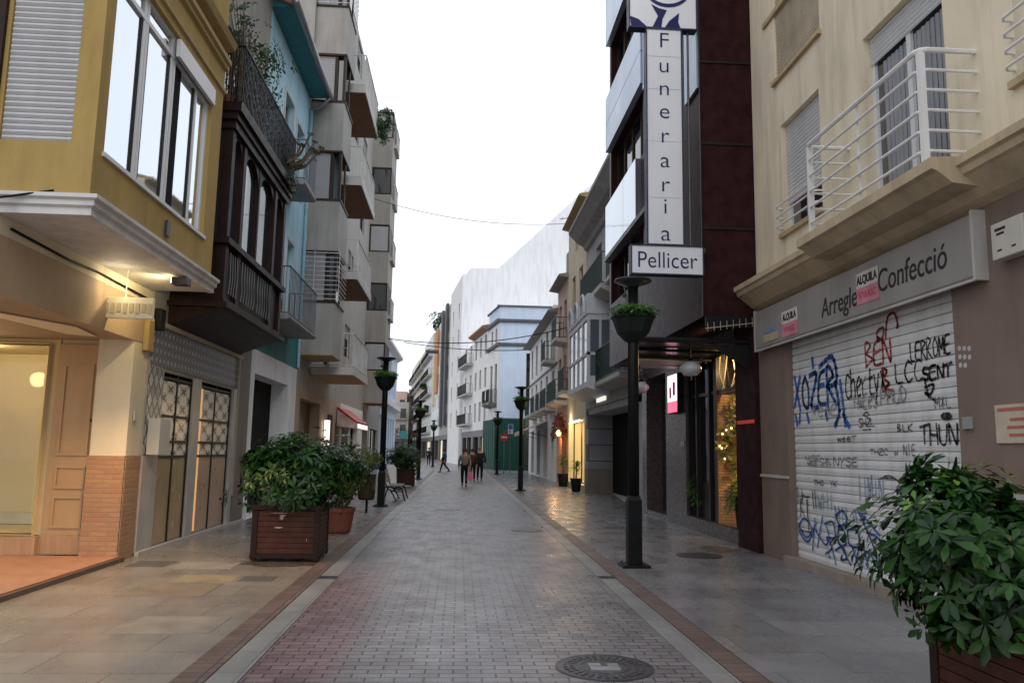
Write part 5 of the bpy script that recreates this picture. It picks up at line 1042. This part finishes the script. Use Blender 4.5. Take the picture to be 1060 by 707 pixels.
# ------------------------------------------------------------------ beyond the crossing
fb_ = SF(65.0); blk = empty('pale_blue_corner_building', (6, 68, 0), 'pale blue painted corner building with black cornices beyond the crossing', 'building')
hl = [(5.4, 6.6, 5.6, 9.6), (7.4, 8.4, 5.6, 9.6)]
mb = MB(); wall(mb, fb_, 3.15, 12, 4.2, 12.2, hl, .2, 0); mb.build('south_wall', paleb, blk)
d7 = Vector((-2.9, 20, 0)).normalized(); fst = Fr((3.15, 65), (d7.x, d7.y), (-d7.y, d7.x))
sh_ = [(1.0, 2.0, 5.6, 8.8), (3.0, 4.0, 5.6, 8.8), (1.1, 1.9, 10.6, 11.8), (3.0, 3.8, 10.6, 11.8), (1, 4.2, .2, 3.4)]
mb = MB(); wall(mb, fst, 0, 5.2, 0, 12.2, sh_, .2, 6); mb.build('street_wall', offw, blk)
MB().box(3.4, 12, 65.05, 71, 0, 4.2).build('ground_wall', greyd, blk)
for h in hl: window(fb_, blk, *h, darkbr, glassd, .18, 1)
for h in sh_: window(fst, blk, *h, darkbr, glassd, .18, 1)
mb = MB()
for fr, a, b in ((fb_, 2.9, 12.1), (fst, -.2, 5.3)):
    mb.prof(fr, a, b, [(0, 12.15), (.25, 12.2), (.3, 12.4), (0, 12.45)]); mb.prof(fr, a, b, [(0, 10.15), (.2, 10.2), (.25, 10.4), (0, 10.45)])
    mb.prof(fr, a, b, [(0, 13.45), (.15, 13.5), (.15, 13.6), (0, 13.6)])
mb.build('cornice', M('slate_cornice', (.12, .13, .14), .7), blk)
MB().prism([(3.15, 65.02, 12.45), (12, 65.02, 12.45), (12, 71, 12.45), (2.45, 70.1, 12.45)], (0, 0, 1.0)).build('attic', paleb, blk)
balcony(fb_, blk, 4.9, 7.2, 5.5, .8, greyd, iron, .2, 1.1, .14, .012, 0, .1)
for a, b in ((.8, 2.2), (2.8, 4.2)): balcony(fst, blk, a, b, 5.5, .7, greyd, iron, .2, 1.1, .14, .012, 0, .2)
h = empty('green_hoarding', (4, 64, 0), 'tall green site hoarding wrapped round the foot of the pale blue building', 'hoarding')
mb = MB(); mb.fb(fb_, 3.0, 5.3, .4, .45, 0, 4.1); mb.fb(fst, -.6, 5.0, .3, .35, 0, 4.1); mb.build('panel', green, h)
mb = MB()
for k in range(5): mb.fb(fb_, 3.0+k*.56, 3.05+k*.56, .451, .48, 0, 4.1)
for k in range(7): mb.fb(fst, -.5+k*.9, -.44+k*.9, .351, .38, 0, 4.1)
mb.build('batten', M('dark_green_batten', (.012, .08, .055), .6), h)
t = empty('barred_gate', (6.4, 64.4, 0), 'dark barred gate between the green hoarding and the white eaved building', 'gate')
mb = MB()
for k in range(24): x = 5.4+k*.15; mb.box(x, x+.035, 64.4, 64.43, 0, 2.6)
for z in (.3, 1.3, 2.5): mb.box(5.4, 9, 64.431, 64.46, z, z+.06)
mb.build('bars', iron, t)
# rest of the right row, bending left
r8 = empty('grey_plain_building', (1, 74, 0), 'plain grey building with a small tiled eave beyond the pale blue building', 'building')
def rowb(root, fr, u0, u1, h, m_, cols, rows, z0=4.2, fh=3.0, gnd=greyd, wmat=darkbr, bal=0, balm=iron, hw=.5, hh=1.8, shops=True, lit=0, depth=12):
    hl = []; st = (u1-u0)/cols
    for i in range(cols):
        for j in range(rows):
            c = u0+st*(i+.5); hl.append((c-hw, c+hw, z0+j*fh, z0+j*fh+hh))
    mb = MB(); wall(mb, fr, u0, u1, 3.4, h, hl, .25, depth); mb.build('wall', m_, root)
    g_ = [(u0+.6, (u0+u1)/2-.3, .1, 2.8), ((u0+u1)/2+.3, u1-.6, .1, 2.8)]
    mb = MB(); wall(mb, fr, u0, u1, 0, 3.399, g_, .3, depth, top=False); mb.build('ground_wall', gnd, root)
    for q in hl: window(fr, root, *q, wmat, glassd, .2, 1)
    for k, q in enumerate(g_): window(fr, root, *q, wmat, emis('lit_shop_%d' % k, (1, .85, .6), .5) if lit and k == lit-1 else glassd, .28, 1, name='shop_front')
    if bal:
        for j in range(rows): balcony(fr, root, u0+st*.12, u1-st*.12 if bal == 1 else u0+st*(cols-1)+st*.2, z0-.1+j*fh, .7, stonel, balm, .16, 1.0, .25, .015, 0, .05)
    return root
rowb(r8, fst, 5.2, 13.2, 12.4, offw, 3, 3, lit=1)
MB().prof(fst, 5.2, 13.2, [(-.1, 12.2), (.6, 12.5), (.6, 12.65), (-3, 13.4)]).build('eave', tile, r8)
wp = empty('white_party_wall_building', (6, 90, 0), 'very tall white building with a blank party wall and sloping top behind the street row', 'building')
mb = MB(); mb.prism([(-.05, 85, 0), (16, 85, 0), (16, 85, 33), (13.34, 85, 30.7), (3.84, 85, 21.4), (.76, 85, 21.3), (-.05, 85, 20)], (0, 14, 0)); mb.build('party_wall', M('bright_white_wall', (.80, .81, .84), .85, .05, .15, .05, .3), wp)
d8 = Vector((-9.1, 80, 0)).normalized(); ffr = Fr((-.07, 85.0), (d8.x, d8.y), (-d8.y, d8.x))
rowb(wp, fst, 13.25, 19.9, 12.0, offw, 2, 3, bal=1)
w_ = []
mb = MB(); hl = [(2.0, 3.0, 4+k*3, 5.8+k*3) for k in range(5)]+[(8, 9, 4+k*3, 5.8+k*3) for k in range(5)]
wall(mb, ffr, 0.0, 12, 0, 20.6, hl, .2, 2); mb.build('street_wall', offw, wp)
for q in hl: window(ffr, wp, *q, darkbr, glassd, .18, 1)
for n_, lab, u0, u1, hgt, m_, c_, bal, lit in (('dark_striped_building', 'tall pale building with dark vertical stripes in the distant right row', 12.05, 24, 19.6, greyb, 3, 0, 2), ('orange_panel_building', 'tall white building with an orange panel and roof plants in the distant right row', 24.05, 38, 19.2, offw, 3, 0, 0), ('white_balcony_building', 'white apartment building with balconies and planters in the distant right row', 38.05, 58, 19.6, white, 4, 1, 1), ('cream_distant_building', 'cream apartment building with balconies near the far bend', 58.05, 76, 19.0, cream, 4, 1, 0), ('pale_distant_building', 'last pale building of the right row at the bend of the street', 76.05, 100, 19.4, offw, 5, 1, 0)):
    t = empty(n_, ffr.p((u0+u1)/2, -5, 0), lab, 'building'); rowb(t, ffr, u0, u1, hgt, m_, c_, 5, bal=bal, lit=lit, hw=.6)
    if n_.startswith('dark'):
        mb = MB(); [mb.fb(ffr, a, a+1.7, .01, .35, 4.5, 19.9) for a in (14, 19.5)]; mb.build('vertical_fin', M('dark_fin', (.10, .10, .105), .7), t)
    if n_.startswith('orange'):
        MB().fb(ffr, 27, 31, .01, .3, 9.5, 18.5).build('orange_panel', orange, t); MB().fb(ffr, 33, 35, .01, .3, 8, 18.8).build('ochre_panel', tanb, t)
        g = empty('roof_garden', ffr.p(30, -2, 19.2), 'green roof garden plants on the distant building with the orange panel', 'plants'); q = ffr.p(30, -.8, 20.0)
        mb = MB(); rosettes(mb, lumps(rr, q, 1.5, 6, 1.3, 150, 19, .2), 6, .7, .35, rr); mb.build('foliage', leafC, g)
        MB().fb(ffr, 27, 36, -2.5, -.5, 19.2, 20.6).build('penthouse', white, t)
    if n_.startswith('white'):
        for k in range(2):
            q = ffr.p(44+k*6, .5, 8.0+k*4.2); g = empty('balcony_plant', q, ('lower' if k == 0 else 'upper')+' green plant hanging over a balcony of the distant white apartment building', 'plant')
            mb = MB(); rosettes(mb, lumps(rr, q, .6, 1.2, .8, 50, None, .2), 6, .45, .25, rr); mb.build('foliage', leafC, g)
# facade closing the bend
for n_, lab, x0, x1, y, hgt, m_ in (('pinkish_end_building', 'pale pinkish block closing the view at the street bend', -19, -11.5, 172, 13.8, pinkr), ('grey_end_building', 'grey flat block beside the pinkish one at the street bend', -11.4, -4, 176, 14.6, greyb), ('cluttered_end_building', 'lower building crowded with balconies in the gap at the street bend', -17.5, -9.6, 150, 10.2, stonel)):
    t = empty(n_, ((x0+x1)/2, y+4, 0), lab, 'building'); fr = SF(y)
    rowb(t, fr, x0, x1, hgt, m_, 4, 3 if hgt > 12 else 2, bal=1, z0=4.2, hw=.55, depth=10, wmat=greyd)
g = empty('street_tree', (-13.5, 140, 0), 'far dark green street tree at the bend of the street', 'tree')
pts = lumps(rr, (-13.5, 140, 4.6), 2.2, 2.2, 2.0, 260, None, .3); mb = MB(); rosettes(mb, pts, 6, .5, .28, rr); mb.build('crown', leafC, g); MB().tube([(-13.5, 140, 0), (-13.4, 140, 2), (-13.5, 140, 4.5)], [.2, .15, .06], 8).build('trunk', bark, g)
for k in range(5):
    x = -14.5+k*1.6; t = empty('shop_sign', (x, 120+k*4, 3), ['dark projecting shop sign at the far end, leftmost of the row', 'greenish projecting shop sign at the far end, second from the left', 'pale projecting shop sign at the far end, middle of the row', 'teal projecting shop sign at the far end, fourth from the left', 'dark brown projecting shop sign at the far end, rightmost of the row'][k], 'sign', 'projecting shop signs at the far end')
    MB().box(x, x+1.1, 120+k*4, 120.15+k*4, 3.2+.3*(k % 3), 4.3+.2*(k % 2)).build('panel', [greyd, green, signg, teal, darkbr][k], t); MB().tube([(x+.5, 120.07+k*4, 0), (x+.5, 120.07+k*4, 3.4)], .05, 6).build('post', iron, t)

# ------------------------------------------------------------------ street lamps with flower bowls
leafG = leafmat('basket_leaf', (.03, .10, .015), (.12, .28, .03), .5)
lp = empty('street_lamp', (2.52, 11.39, 0), 'black street lamp with flower bowl in front of the burgundy tower, nearest of all', 'street lamp', 'black street lamps with planted bowls')
x, y = 2.52, 11.39
MB().box(x-.20, x+.20, y-.20, y+.20, 0, .035).build('base_plate', iron, lp, bevel=.006)
mb = MB(); mb.prism([(x-.10, y-.10, .035), (x+.10, y-.10, .035), (x+.10, y+.10, .035), (x-.10, y+.10, .035)], (0, 0, .88)); mb.hexa([(x-.10, y-.10, .915), (x+.10, y-.10, .915), (x+.10, y+.10, .915), (x-.10, y+.10, .915), (x-.075, y-.075, .99), (x+.075, y-.075, .99), (x+.075, y+.075, .99), (x-.075, y+.075, .99)])
mb.build('pedestal', iron, lp, bevel=.006)
for a in (-.16, .13):
    for b in (-.16, .13): MB().lathe((x+a+.015, y+b+.015, .035), [(.018, 0), (.018, .02), (.01, .028)], 6).build('anchor_bolt', castiron, lp)
MB().lathe((x, y, 0), [(.082, .98), (.080, 3.0), (.078, 4.05)], 16).build('post', iron, lp, smooth=True)
MB().lathe((x, y, 0), [(.09, 3.20), (.13, 3.22), (.24, 3.34), (.31, 3.54), (.335, 3.56), (.335, 3.59), (.31, 3.59), (.29, 3.55), (.09, 3.55)], 8, ph=PI/8).build('flower_bowl', M('dark_green_bowl', (.010, .016, .013), .55, .2, 5, .05, .2), lp)
rr = random.Random(21); mb = MB(); pts = [(Vector((x+math.cos(a)*r_, y+math.sin(a)*r_, 3.59+rr.uniform(0, .12))), Vector((math.cos(a)*.6, math.sin(a)*.6, .7)).normalized()) for a, r_ in [(rr.uniform(0, 6.28), rr.uniform(.08, .35)) for _ in range(170)]]
rosettes(mb, pts, 6, .11, .03, rr, .05); mb.build('bedding_plant', leafG, lp)
mb = MB(); mb.lathe((x, y, 0), [(.07, 4.02), (.12, 4.05), (.25, 4.10), (.28, 4.12), (.265, 4.14), (.10, 4.17), (.03, 4.18)], 28); mb.build('lamp_head', M('lamp_head_metal', (.03, .035, .04), .3, .1, 4, 0, .1), lp, smooth=True)
mb = MB(); mb.tube([(x-.09, y, 3.6), (x-.10, y, 3.9), (x-.14, y, 4.04)], .012, 6); mb.lathe((x-.13, y, 3.9), [(.02, -.03), (.035, 0), (.02, .03)], 8); mb.build('bracket', castiron, lp)
for lx, ly, lab in ((2.48, 31.9, 'black street lamp with flower bowl before the white eaved building, second on the right'), (2.52, 52.6, 'third black street lamp on the right, in front of the green hoarding'), (-2.12, 22.5, 'black street lamp with flower bowl behind the litter bin, nearest on the left'), (-2.1, 42.5, 'black street lamp with flower bowl beside the far left planter'), (-2.3, 72, 'distant black street lamp on the left beyond the crossing'), (2.0, 84, 'distant slim black street lamp on the right in front of the white party wall')):
    copy_tree(lp, loc=(lx, ly, 0), label=lab)
# signs on the third lamp
t = empty('round_no_entry_sign', (2.95, 53, 2.3), 'round red road sign beside the third right lamp post', 'road sign')
MB().prism([(3.0+.27*math.cos(a*PI/12), 53, 2.45+.27*math.sin(a*PI/12)) for a in range(24)], (0, .03, 0)).build('disc', redp, t); MB().box(2.82, 3.18, 52.99, 52.999, 2.40, 2.50).build('white_bar', white, t); MB().tube([(3.0, 53.05, 0), (3.0, 53.05, 2.9)], .03, 8).build('post', irongrey, t)
t = empty('blue_information_sign', (3.4, 54, 2.6), 'small blue and white rectangular sign near the third right lamp post', 'road sign')
MB().box(3.3, 3.65, 54, 54.03, 2.7, 3.35).build('panel', white, t); MB().box(3.33, 3.62, 53.985, 53.999, 3.0, 3.32).build('blue_field', bluep, t); MB().tube([(3.48, 54.05, 0), (3.48, 54.05, 2.8)], .03, 8).build('post', irongrey, t)
MB().box(3.38, 3.46, 53.985, 53.999, 2.74, 2.95).build('dark_mark', charcoal, t)

# ------------------------------------------------------------------ street furniture
t = empty('litter_bin', (-2.3, 20.2, 0), 'dark hanging litter bin on a short post behind the planter, left pavement', 'litter bin')
MB().tube([(-2.27, 20.35, 0), (-2.27, 20.35, 1.0)], .03, 8).build('post', iron, t)
MB().lathe((-2.27, 20.2, .32), [(.17, 0), (.21, .05), (.225, .58), (.235, .6), (.235, .63), (.19, .63)], 20, 1, .85).build('bin_body', darkbr, t, smooth=False); MB().box(-2.3, -2.1, 20.3, 20.33, .8, .86).build('bracket', iron, t)
t = empty('street_bench', (-2.0, 25.2, 0), 'street bench with grey slats and curled black iron legs beyond the left lamp post', 'bench')
sl = M('weathered_bench_slat', (.13, .13, .125), .6, .2, 6, .1, .2)
mb = MB()
for k in range(4): mb.box(-2.15+k*.11, -2.06+k*.11, 24.6, 26.3, .44, .47)
mb.build('seat', sl, t); mb = MB()
for k in range(4): z = .55+k*.1; mb.hexa([(-2.22-k*.03, 24.6, z), (-2.19-k*.03, 24.6, z), (-2.19-k*.03, 26.3, z), (-2.22-k*.03, 26.3, z), (-2.245-k*.03, 24.6, z+.08), (-2.215-k*.03, 24.6, z+.08), (-2.215-k*.03, 26.3, z+.08), (-2.245-k*.03, 26.3, z+.08)])
mb.build('backrest', sl, t)
for yy in (24.8, 26.1):
    mb = MB(); mb.tube([(-2.36, yy, .98), (-2.26, yy, .66), (-2.18, yy, .44), (-1.95, yy, .40), (-1.78, yy, .42), (-1.70, yy, .34), (-1.66, yy, .16), (-1.60, yy, .0)], .024, 6); mb.tube([(-2.18, yy, .42), (-2.05, yy, .3), (-1.96, yy, .16), (-1.88, yy, .0)], .022, 6); mb.tube([(-2.2, yy, .44), (-2.3, yy, .2), (-2.34, yy, 0)], .022, 6); mb.tube([(-2.05, yy, .3), (-1.85, yy, .28), (-1.72, yy, .38)], .016, 6); mb.build('leg', iron, t)
t = empty('white_display_board', (-2.6, 31, 0), 'bright white leaning board with a blue top standing beyond the bench', 'board')
MB().prism([(-2.95, 31, .12), (-2.35, 31, .1), (-2.38, 31, .85), (-2.5, 31, .98), (-2.85, 31, .98)], (0, .05, 0)).build('panel', M('bright_white_board', (.85, .85, .85), .5, .02, 2, 0, 0), t)
MB().box(-3.5, -2.75, 30.9, 31.0, .78, 1.0).build('blue_top', M('blue_cloth', (.03, .05, .22), .8), t)
# terracotta pot behind the planter
potx = empty('potted_shrub', (-2.25, 15.5, 0), 'straggly shrub in a red terracotta pot just behind the large left planter', 'potted plant')
MB().lathe((-2.28, 15.5, 0), [(.24, .0), (.27, .04), (.33, .40), (.35, .40), (.35, .47), (.31, .47), (.30, .42)], 20).build('pot', terr, potx)
rr = random.Random(31); pts = lumps(rr, (-2.15, 15.6, 1.15), .48, .5, .55, 120, .5, .3)+lumps(rr, (-1.95, 15.7, 1.45), .45, .4, .25, 60, .5, .3)
mb = MB(); rosettes(mb, pts, 6, .14, .05, rr); mb.build('foliage', leafD, potx, smooth=True); mb = MB(); stems(mb, (-2.28, 15.5), .42, pts, 22, rr, .014); mb.build('stem', bark, potx)

rg = random.Random(4)
for k, (lx, ly) in enumerate(((4.55, 12.2), (4.62, 11.95), (-2.0, 10.9), (-3.9, 12.3), (2.6, 7.6), (3.9, 8.2), (-1.2, 8.6))):
    mb = MB(); mb.leaf(Vector((lx, ly, .012)), Vector((rg.uniform(-1, 1), rg.uniform(-1, 1), .1)).normalized(), Vector((0, 0, 1)), .09, .04)
    tag(mb.build('fallen_leaf', M('dry_leaf', (.13, .09, .03), .7)), ['dry leaf lying under the left end of the graffiti shutter sill', 'second dry leaf beside the graffiti shutter sill', 'dry leaf on the pavement in front of the large left planter', 'dry leaf against the foot of the tiled shop', 'dry leaf beside the right border strip nearest the camera', 'dry leaf in the middle of the right pavement', 'dry leaf on the red bricks at the left of the road'][k], 'leaf', 'fallen leaves')
# ------------------------------------------------------------------ overhead cables
def sag(a, b, s, n=14): return [Vector(a).lerp(Vector(b), k/n)-Vector((0, 0, s*4*(k/n)*(1-k/n))) for k in range(n+1)]
cable('overhead_cable', sag((-3.6, 38.6, 6.9), (5.0, 36.7, 7.4), .45), .022, 'thin cable strung across the street at the second grey block', grp='cables across the street')
t = empty('hanging_street_light', (-1.6, 60, 9), 'small street light hanging from a cable over the middle of the street', 'street light')
MB().tube(sag((-4.4, 60, 9.6), (6.5, 57, 9.0), .35), .03, 6).build('cable', blackp, t); MB().box(-2.7, -1.7, 59.5, 59.75, 8.75, 9.0).build('light_head', castiron, t, bevel=.03)
cable('overhead_cable', sag((-4.6, 37, 13.5), (5.1, 36.8, 12.5), .5), .012, 'faint thin cable high over the street towards the roof antenna', grp='cables across the street')

# ------------------------------------------------------------------ people
def skin(name, verts, edges, radii, mat, root, par):
    me = bpy.data.meshes.new(name); me.from_pydata([Vector(v)-OFF[par.name] for v in verts], edges, [])
    o = bpy.data.objects.new(name, me); COL.objects.link(o); m = o.modifiers.new('s', 'SKIN')
    for i, r in enumerate(radii):
        sv = me.skin_vertices[0].data[i]; sv.radius = r if isinstance(r, tuple) else (r, r); sv.use_root = (i == root)
    s = o.modifiers.new('d', 'SUBSURF'); s.levels = 2; s.render_levels = 2
    bpy.context.view_layer.update(); nm = bpy.data.meshes.new_from_object(o.evaluated_get(bpy.context.evaluated_depsgraph_get()))
    COL.objects.unlink(o); bpy.data.objects.remove(o); nm.materials.clear(); nm.materials.append(mat)
    nm.polygons.foreach_set('use_smooth', [True]*len(nm.polygons))
    p = bpy.data.objects.new(name, nm); COL.objects.link(p); p.parent = par; OFF[p.name] = OFF[par.name]; return p
skm = M('skin_tone', (.42, .24, .17), .6, .05, 8, 0, 0)
def person(x, y, H, face, label, top, bottom, hair, stride=.1, side=False, hands=((.24, .78), (-.24, .78)), skirt=False, hairlong=False, bag=None, wide=1.):
    """H height; face: unit dir the person walks to; legs stride along it"""
    t = empty('person', (x, y, 0), label, 'person', None); f = Vector((face[0], face[1], 0)).normalized(); s = Vector((-f.y, f.x, 0)); k = H/1.75; O = Vector((x, y, 0))
    p = lambda a, b, z: O+(s*a+f*b)*k+Vector((0, 0, z*k))
    st = stride
    V = [p(0, 0, .96), p(0, .0, 1.15), p(0, .0, 1.38), p(0, .01, 1.50), p(0, .02, 1.60), p(0, .02, 1.70),
         p(.09, 0, .92), p(.10, st*.55, .52), p(.10, st*1.0-.05, .09), p(.11, st+.10, .03),
         p(-.09, 0, .92), p(-.10, -st*.3+.04, .52), p(-.10, -st*1.1-.04, .12), p(-.11, -st*1.05+.08, .03),
         p(.17*wide, 0, 1.41), p(.24*wide, -.03-st*.3, 1.13), p(hands[0][0]*wide, .08-st*.3, .9), p(hands[0][0]*wide, .10-st*.3, .80),
         p(-.17*wide, 0, 1.41), p(-.24*wide, -.03+st*.3, 1.13), p(hands[1][0]*wide, .08+st*.3, .9), p(hands[1][0]*wide, .10+st*.3, .80)]
    E_ = [(0, 1), (1, 2), (2, 3), (3, 4), (4, 5), (0, 6), (6, 7), (7, 8), (8, 9), (0, 10), (10, 11), (11, 12), (12, 13), (2, 14), (14, 15), (15, 16), (16, 17), (2, 18), (18, 19), (19, 20), (20, 21)]
    Rr = [(.13, .10), (.12, .095), (.14, .10), .055, .082, .07, .085, .058, .038, .035, .085, .058, .038, .035, .055, .042, .03, .035, .055, .042, .03, .035]
    Rr = [tuple(q*k for q in r) if isinstance(r, tuple) else r*k for r in Rr]
    body = skin('body', V, E_, Rr, skm, 0, t)
    T = [0, 1, 2, 14, 15, 16, 18, 19, 20]; ix = {v: i for i, v in enumerate(T)}
    TE = [(0, 1), (1, 2), (2, 14), (14, 15), (15, 16), (2, 18), (18, 19), (19, 20)]
    TR = [.165*wide, .16*wide, .165*wide, .085, .062, .046, .085, .062, .046]
    skin('jacket', [V[i]+Vector((0, 0, -.06*k if i == 0 else 0)) for i in T], [(ix[a], ix[b]) for a, b in TE], [r*k for r in TR], top, 0, t)
    T = [0, 6, 7, 8, 10, 11, 12]; ix = {v: i for i, v in enumerate(T)}; TE = [(0, 6), (6, 7), (7, 8), (0, 10), (10, 11), (11, 12)]
    skin('trousers', [V[i] for i in T], [(ix[a], ix[b]) for a, b in TE], [r*k for r in (.15*wide, .11, .078, .058, .11, .078, .058)], bottom, 0, t)
    mb = MB()
    for a in (8, 12):
        q = V[a]; mb.tube([q-f*.05*k-Vector((0, 0, .03)), q+f*.06*k-Vector((0, 0, .05)), q+f*.17*k-Vector((0, 0, .06))], [.05*k, .05*k, .03*k], 8)
    mb.build('shoes', blackp, t)
    c = p(0, -.012, 1.665); mb = MB(); mb.lathe(c, [(.05, -.09 if not hairlong else -.2), (.098, -.05 if not hairlong else -.16), (.108, .0), (.098, .06), (.06, .098), (.01, .112)], 14); h_ = mb.build('hair', hair, t, smooth=True)
    mb = MB(); fc = p(0, .095, 1.61)
    mb.lathe(fc, [(.004, -.02), (.014, -.012), (.004, .02)], 6); mb.build('nose', skm, t)
    mb = MB(); [mb.lathe(p(a, .092, 1.64), [(.002, -.008), (.011, 0), (.002, .008)], 6) for a in (-.032, .032)]; mb.build('eyes', blackp, t)
    # fingers
    mb = MB()
    for hi in (17, 21):
        q = V[hi]
        for j, (dx, L_) in enumerate(((-.03, .07), (-.01, .08), (.01, .078), (.03, .065))): mb.tube([q+f*dx*k, q+f*(dx+.006)*k-Vector((0, 0, .05+L_*.5))*k, q+f*(dx+.02)*k-Vector((0, 0, .05+L_))*k], [.011*k, .01*k, .007*k], 5)
        mb.tube([q+f*.03*k, q+f*.06*k-Vector((0, 0, .04))*k], [.013*k, .009*k], 5)
    mb.build('fingers', skm, t)
    return t, V
hairb = M('brown_hair', (.05, .03, .02), .8, .2, 20, .2, 0); hairg = M('grey_hair', (.2, .19, .18), .8, .2, 20, .2, 0)
greyj = M('grey_brown_knit', (.17, .155, .135), .9, .2, 12, .2, 0); blackt = M('black_trousers', (.012, .012, .014), .8); navyj = M('navy_coat', (.018, .022, .032), .85); bluej = M('blue_green_jacket', (.04, .10, .13), .85, .3, 8)
P1, V1 = person(.27, 35.4, 1.62, (-.08, -1), 'woman in a grey knit top and black trousers walking towards the camera', greyj, blackt, hairb, .12, wide=1.12)
P2, V2 = person(1.12, 42, 1.74, (.05, -1), 'man in a dark navy coat standing to the right of the woman in grey', navyj, blackt, hairg, .03, wide=1.12)
P3, V3 = person(-1.0, 56, 1.68, (-1, -.15), 'person in a blue green jacket striding across the street to the left', bluej, blackt, hairb, .34, hairlong=True)
P4, V4 = person(.72, 41, 1.62, (0, -1), 'person in a dark brown coat half hidden behind the woman in grey', M('dark_brown_coat', (.06, .035, .03), .9), blackt, hairb, .06)
P5, V5 = person(-2.9, 78, 1.7, (0, -1), 'distant dark figure standing on the left by the far lamp', navyj, blackt, hairb, .05)
h5 = V1[17]
t = empty('pink_shopping_bag', (h5.x, h5.y, .3), 'pink plastic carrier bag held by the woman in grey', 'bag')
hh = max((V1[17], V1[21]), key=lambda v: v.x)
mb = MB(); a = hh+Vector((0, 0, -.06)); mb.hexa([a+Vector(v) for v in ((-.15, -.05, -.42), (.15, -.05, -.42), (.15, .06, -.42), (-.15, .06, -.42), (-.10, -.03, -.06), (.10, -.03, -.06), (.10, .03, -.06), (-.10, .03, -.06))]); mb.build('bag_body', M('pink_plastic', (.62, .16, .30), .45, .12, 10, .1, 0), t, bevel=.02)
MB().tube([a+Vector((-.07, 0, -.07)), a+Vector((-.02, 0, .02)), a+Vector((.02, 0, .02)), a+Vector((.07, 0, -.07))], .012, 6).build('handle', M('pink_plastic', ()), t)

# ------------------------------------------------------------------ lights the place has
def lamp(name, kind, loc, energy, col, size=.3, rot=None, spot=None):
    l = bpy.data.lights.new(name, kind); l.energy = energy; l.color = col
    if kind == 'AREA': l.size = size
    elif kind in ('POINT', 'SPOT'): l.shadow_soft_size = size
    if spot: l.spot_size = spot; l.spot_blend = .6
    o = bpy.data.objects.new(name, l); COL.objects.link(o); o.location = loc
    if rot: o.rotation_euler = rot
    return o
W_ = (1, .66, .30)
lamp('display_lamp', 'POINT', (-7.0, 11.95, 2.93), 26, (1, .74, .42), .04)
lamp('recess_lamp', 'POINT', (-6.8, 10.0, 2.6), 24, W_, .12)
lamp('cornice_lamp', 'SPOT', (-3.97, 10.82, 3.78), 46, (1, .78, .42), .05, (math.radians(58), 0, math.radians(68)), math.radians(150))
lamp('floor_lamp_glow', 'SPOT', (-4.2, 10.0, 3.12), 300, (1, .60, .26), .1, (0, 0, 0), math.radians(120))
lamp('sign_box_lamp', 'POINT', (-4.42, 10.3, 3.62), 3.5, (1, .85, .55), .05)
lamp('funeral_window_lamp', 'POINT', (5.35, 14.5, 3.3), 95, (1, .62, .28), .08)
lamp('funeral_floor_lamp', 'POINT', (5.5, 14.7, 1.0), 16, (1, .62, .28), .08)
lamp('shop_ceiling_lamp', 'POINT', (5.7, 33.5, 2.6), 170, (1, .80, .48), .1)
lamp('shop_ceiling_lamp', 'POINT', (4.75, 35.5, 2.9), 30, (1, .78, .48), .1)
lamp('door_lamp', 'POINT', (4.6, 38.6, 2.4), 45, (1, .55, .25), .1)

# ------------------------------------------------------------------ sky, sun, camera
wd = bpy.data.worlds.new('World'); S.world = wd; wd.use_nodes = True; nt = wd.node_tree; bg = nt.nodes['Background']
sky = N(nt, 'ShaderNodeTexSky', sky_type='NISHITA'); sky.sun_disc = False; sky.sun_elevation = math.radians(38); sky.sun_rotation = math.radians(200); sky.dust_density = 3; sky.air_density = 1.2
tc = N(nt, 'ShaderNodeTexCoord'); cl = noise(nt, tc.outputs['Generated'], 1.6, 5, .5)
cloud = ramp(nt, cl, .3, .75, (8.2, 8.6, 9.3, 1), (10.2, 10.6, 11.2, 1))
mx = mixc(nt, .86, sky.outputs[0], cloud)
nt.links.new(mx, bg.inputs[0]); bg.inputs[1].default_value = .15
sun = bpy.data.lights.new('sun', 'SUN'); sun.energy = .5; sun.angle = math.radians(25); sun.color = (1, .96, .9)
so = bpy.data.objects.new('sun', sun); COL.objects.link(so); so.rotation_euler = (math.radians(52), 0, math.radians(20))
cam = bpy.data.cameras.new('camera'); cam.sensor_width = 36; cam.lens = 27.78; cam.clip_end = 3000; cam.clip_start = .05
co = bpy.data.objects.new('camera', cam); COL.objects.link(co)
co.matrix_world = Matrix(((.99764529, -.02574464, -.06356964, 0), (-.06647375, -.13476042, -.98864598, 0), (.01688566, .99054371, -.13615444, 1.6), (0, 0, 0, 1)))
S.camera = co
v = S.view_settings; v.view_transform = 'Standard'; v.look = 'None'; v.exposure = -0.12; v.gamma = 1; v.use_curve_mapping = False
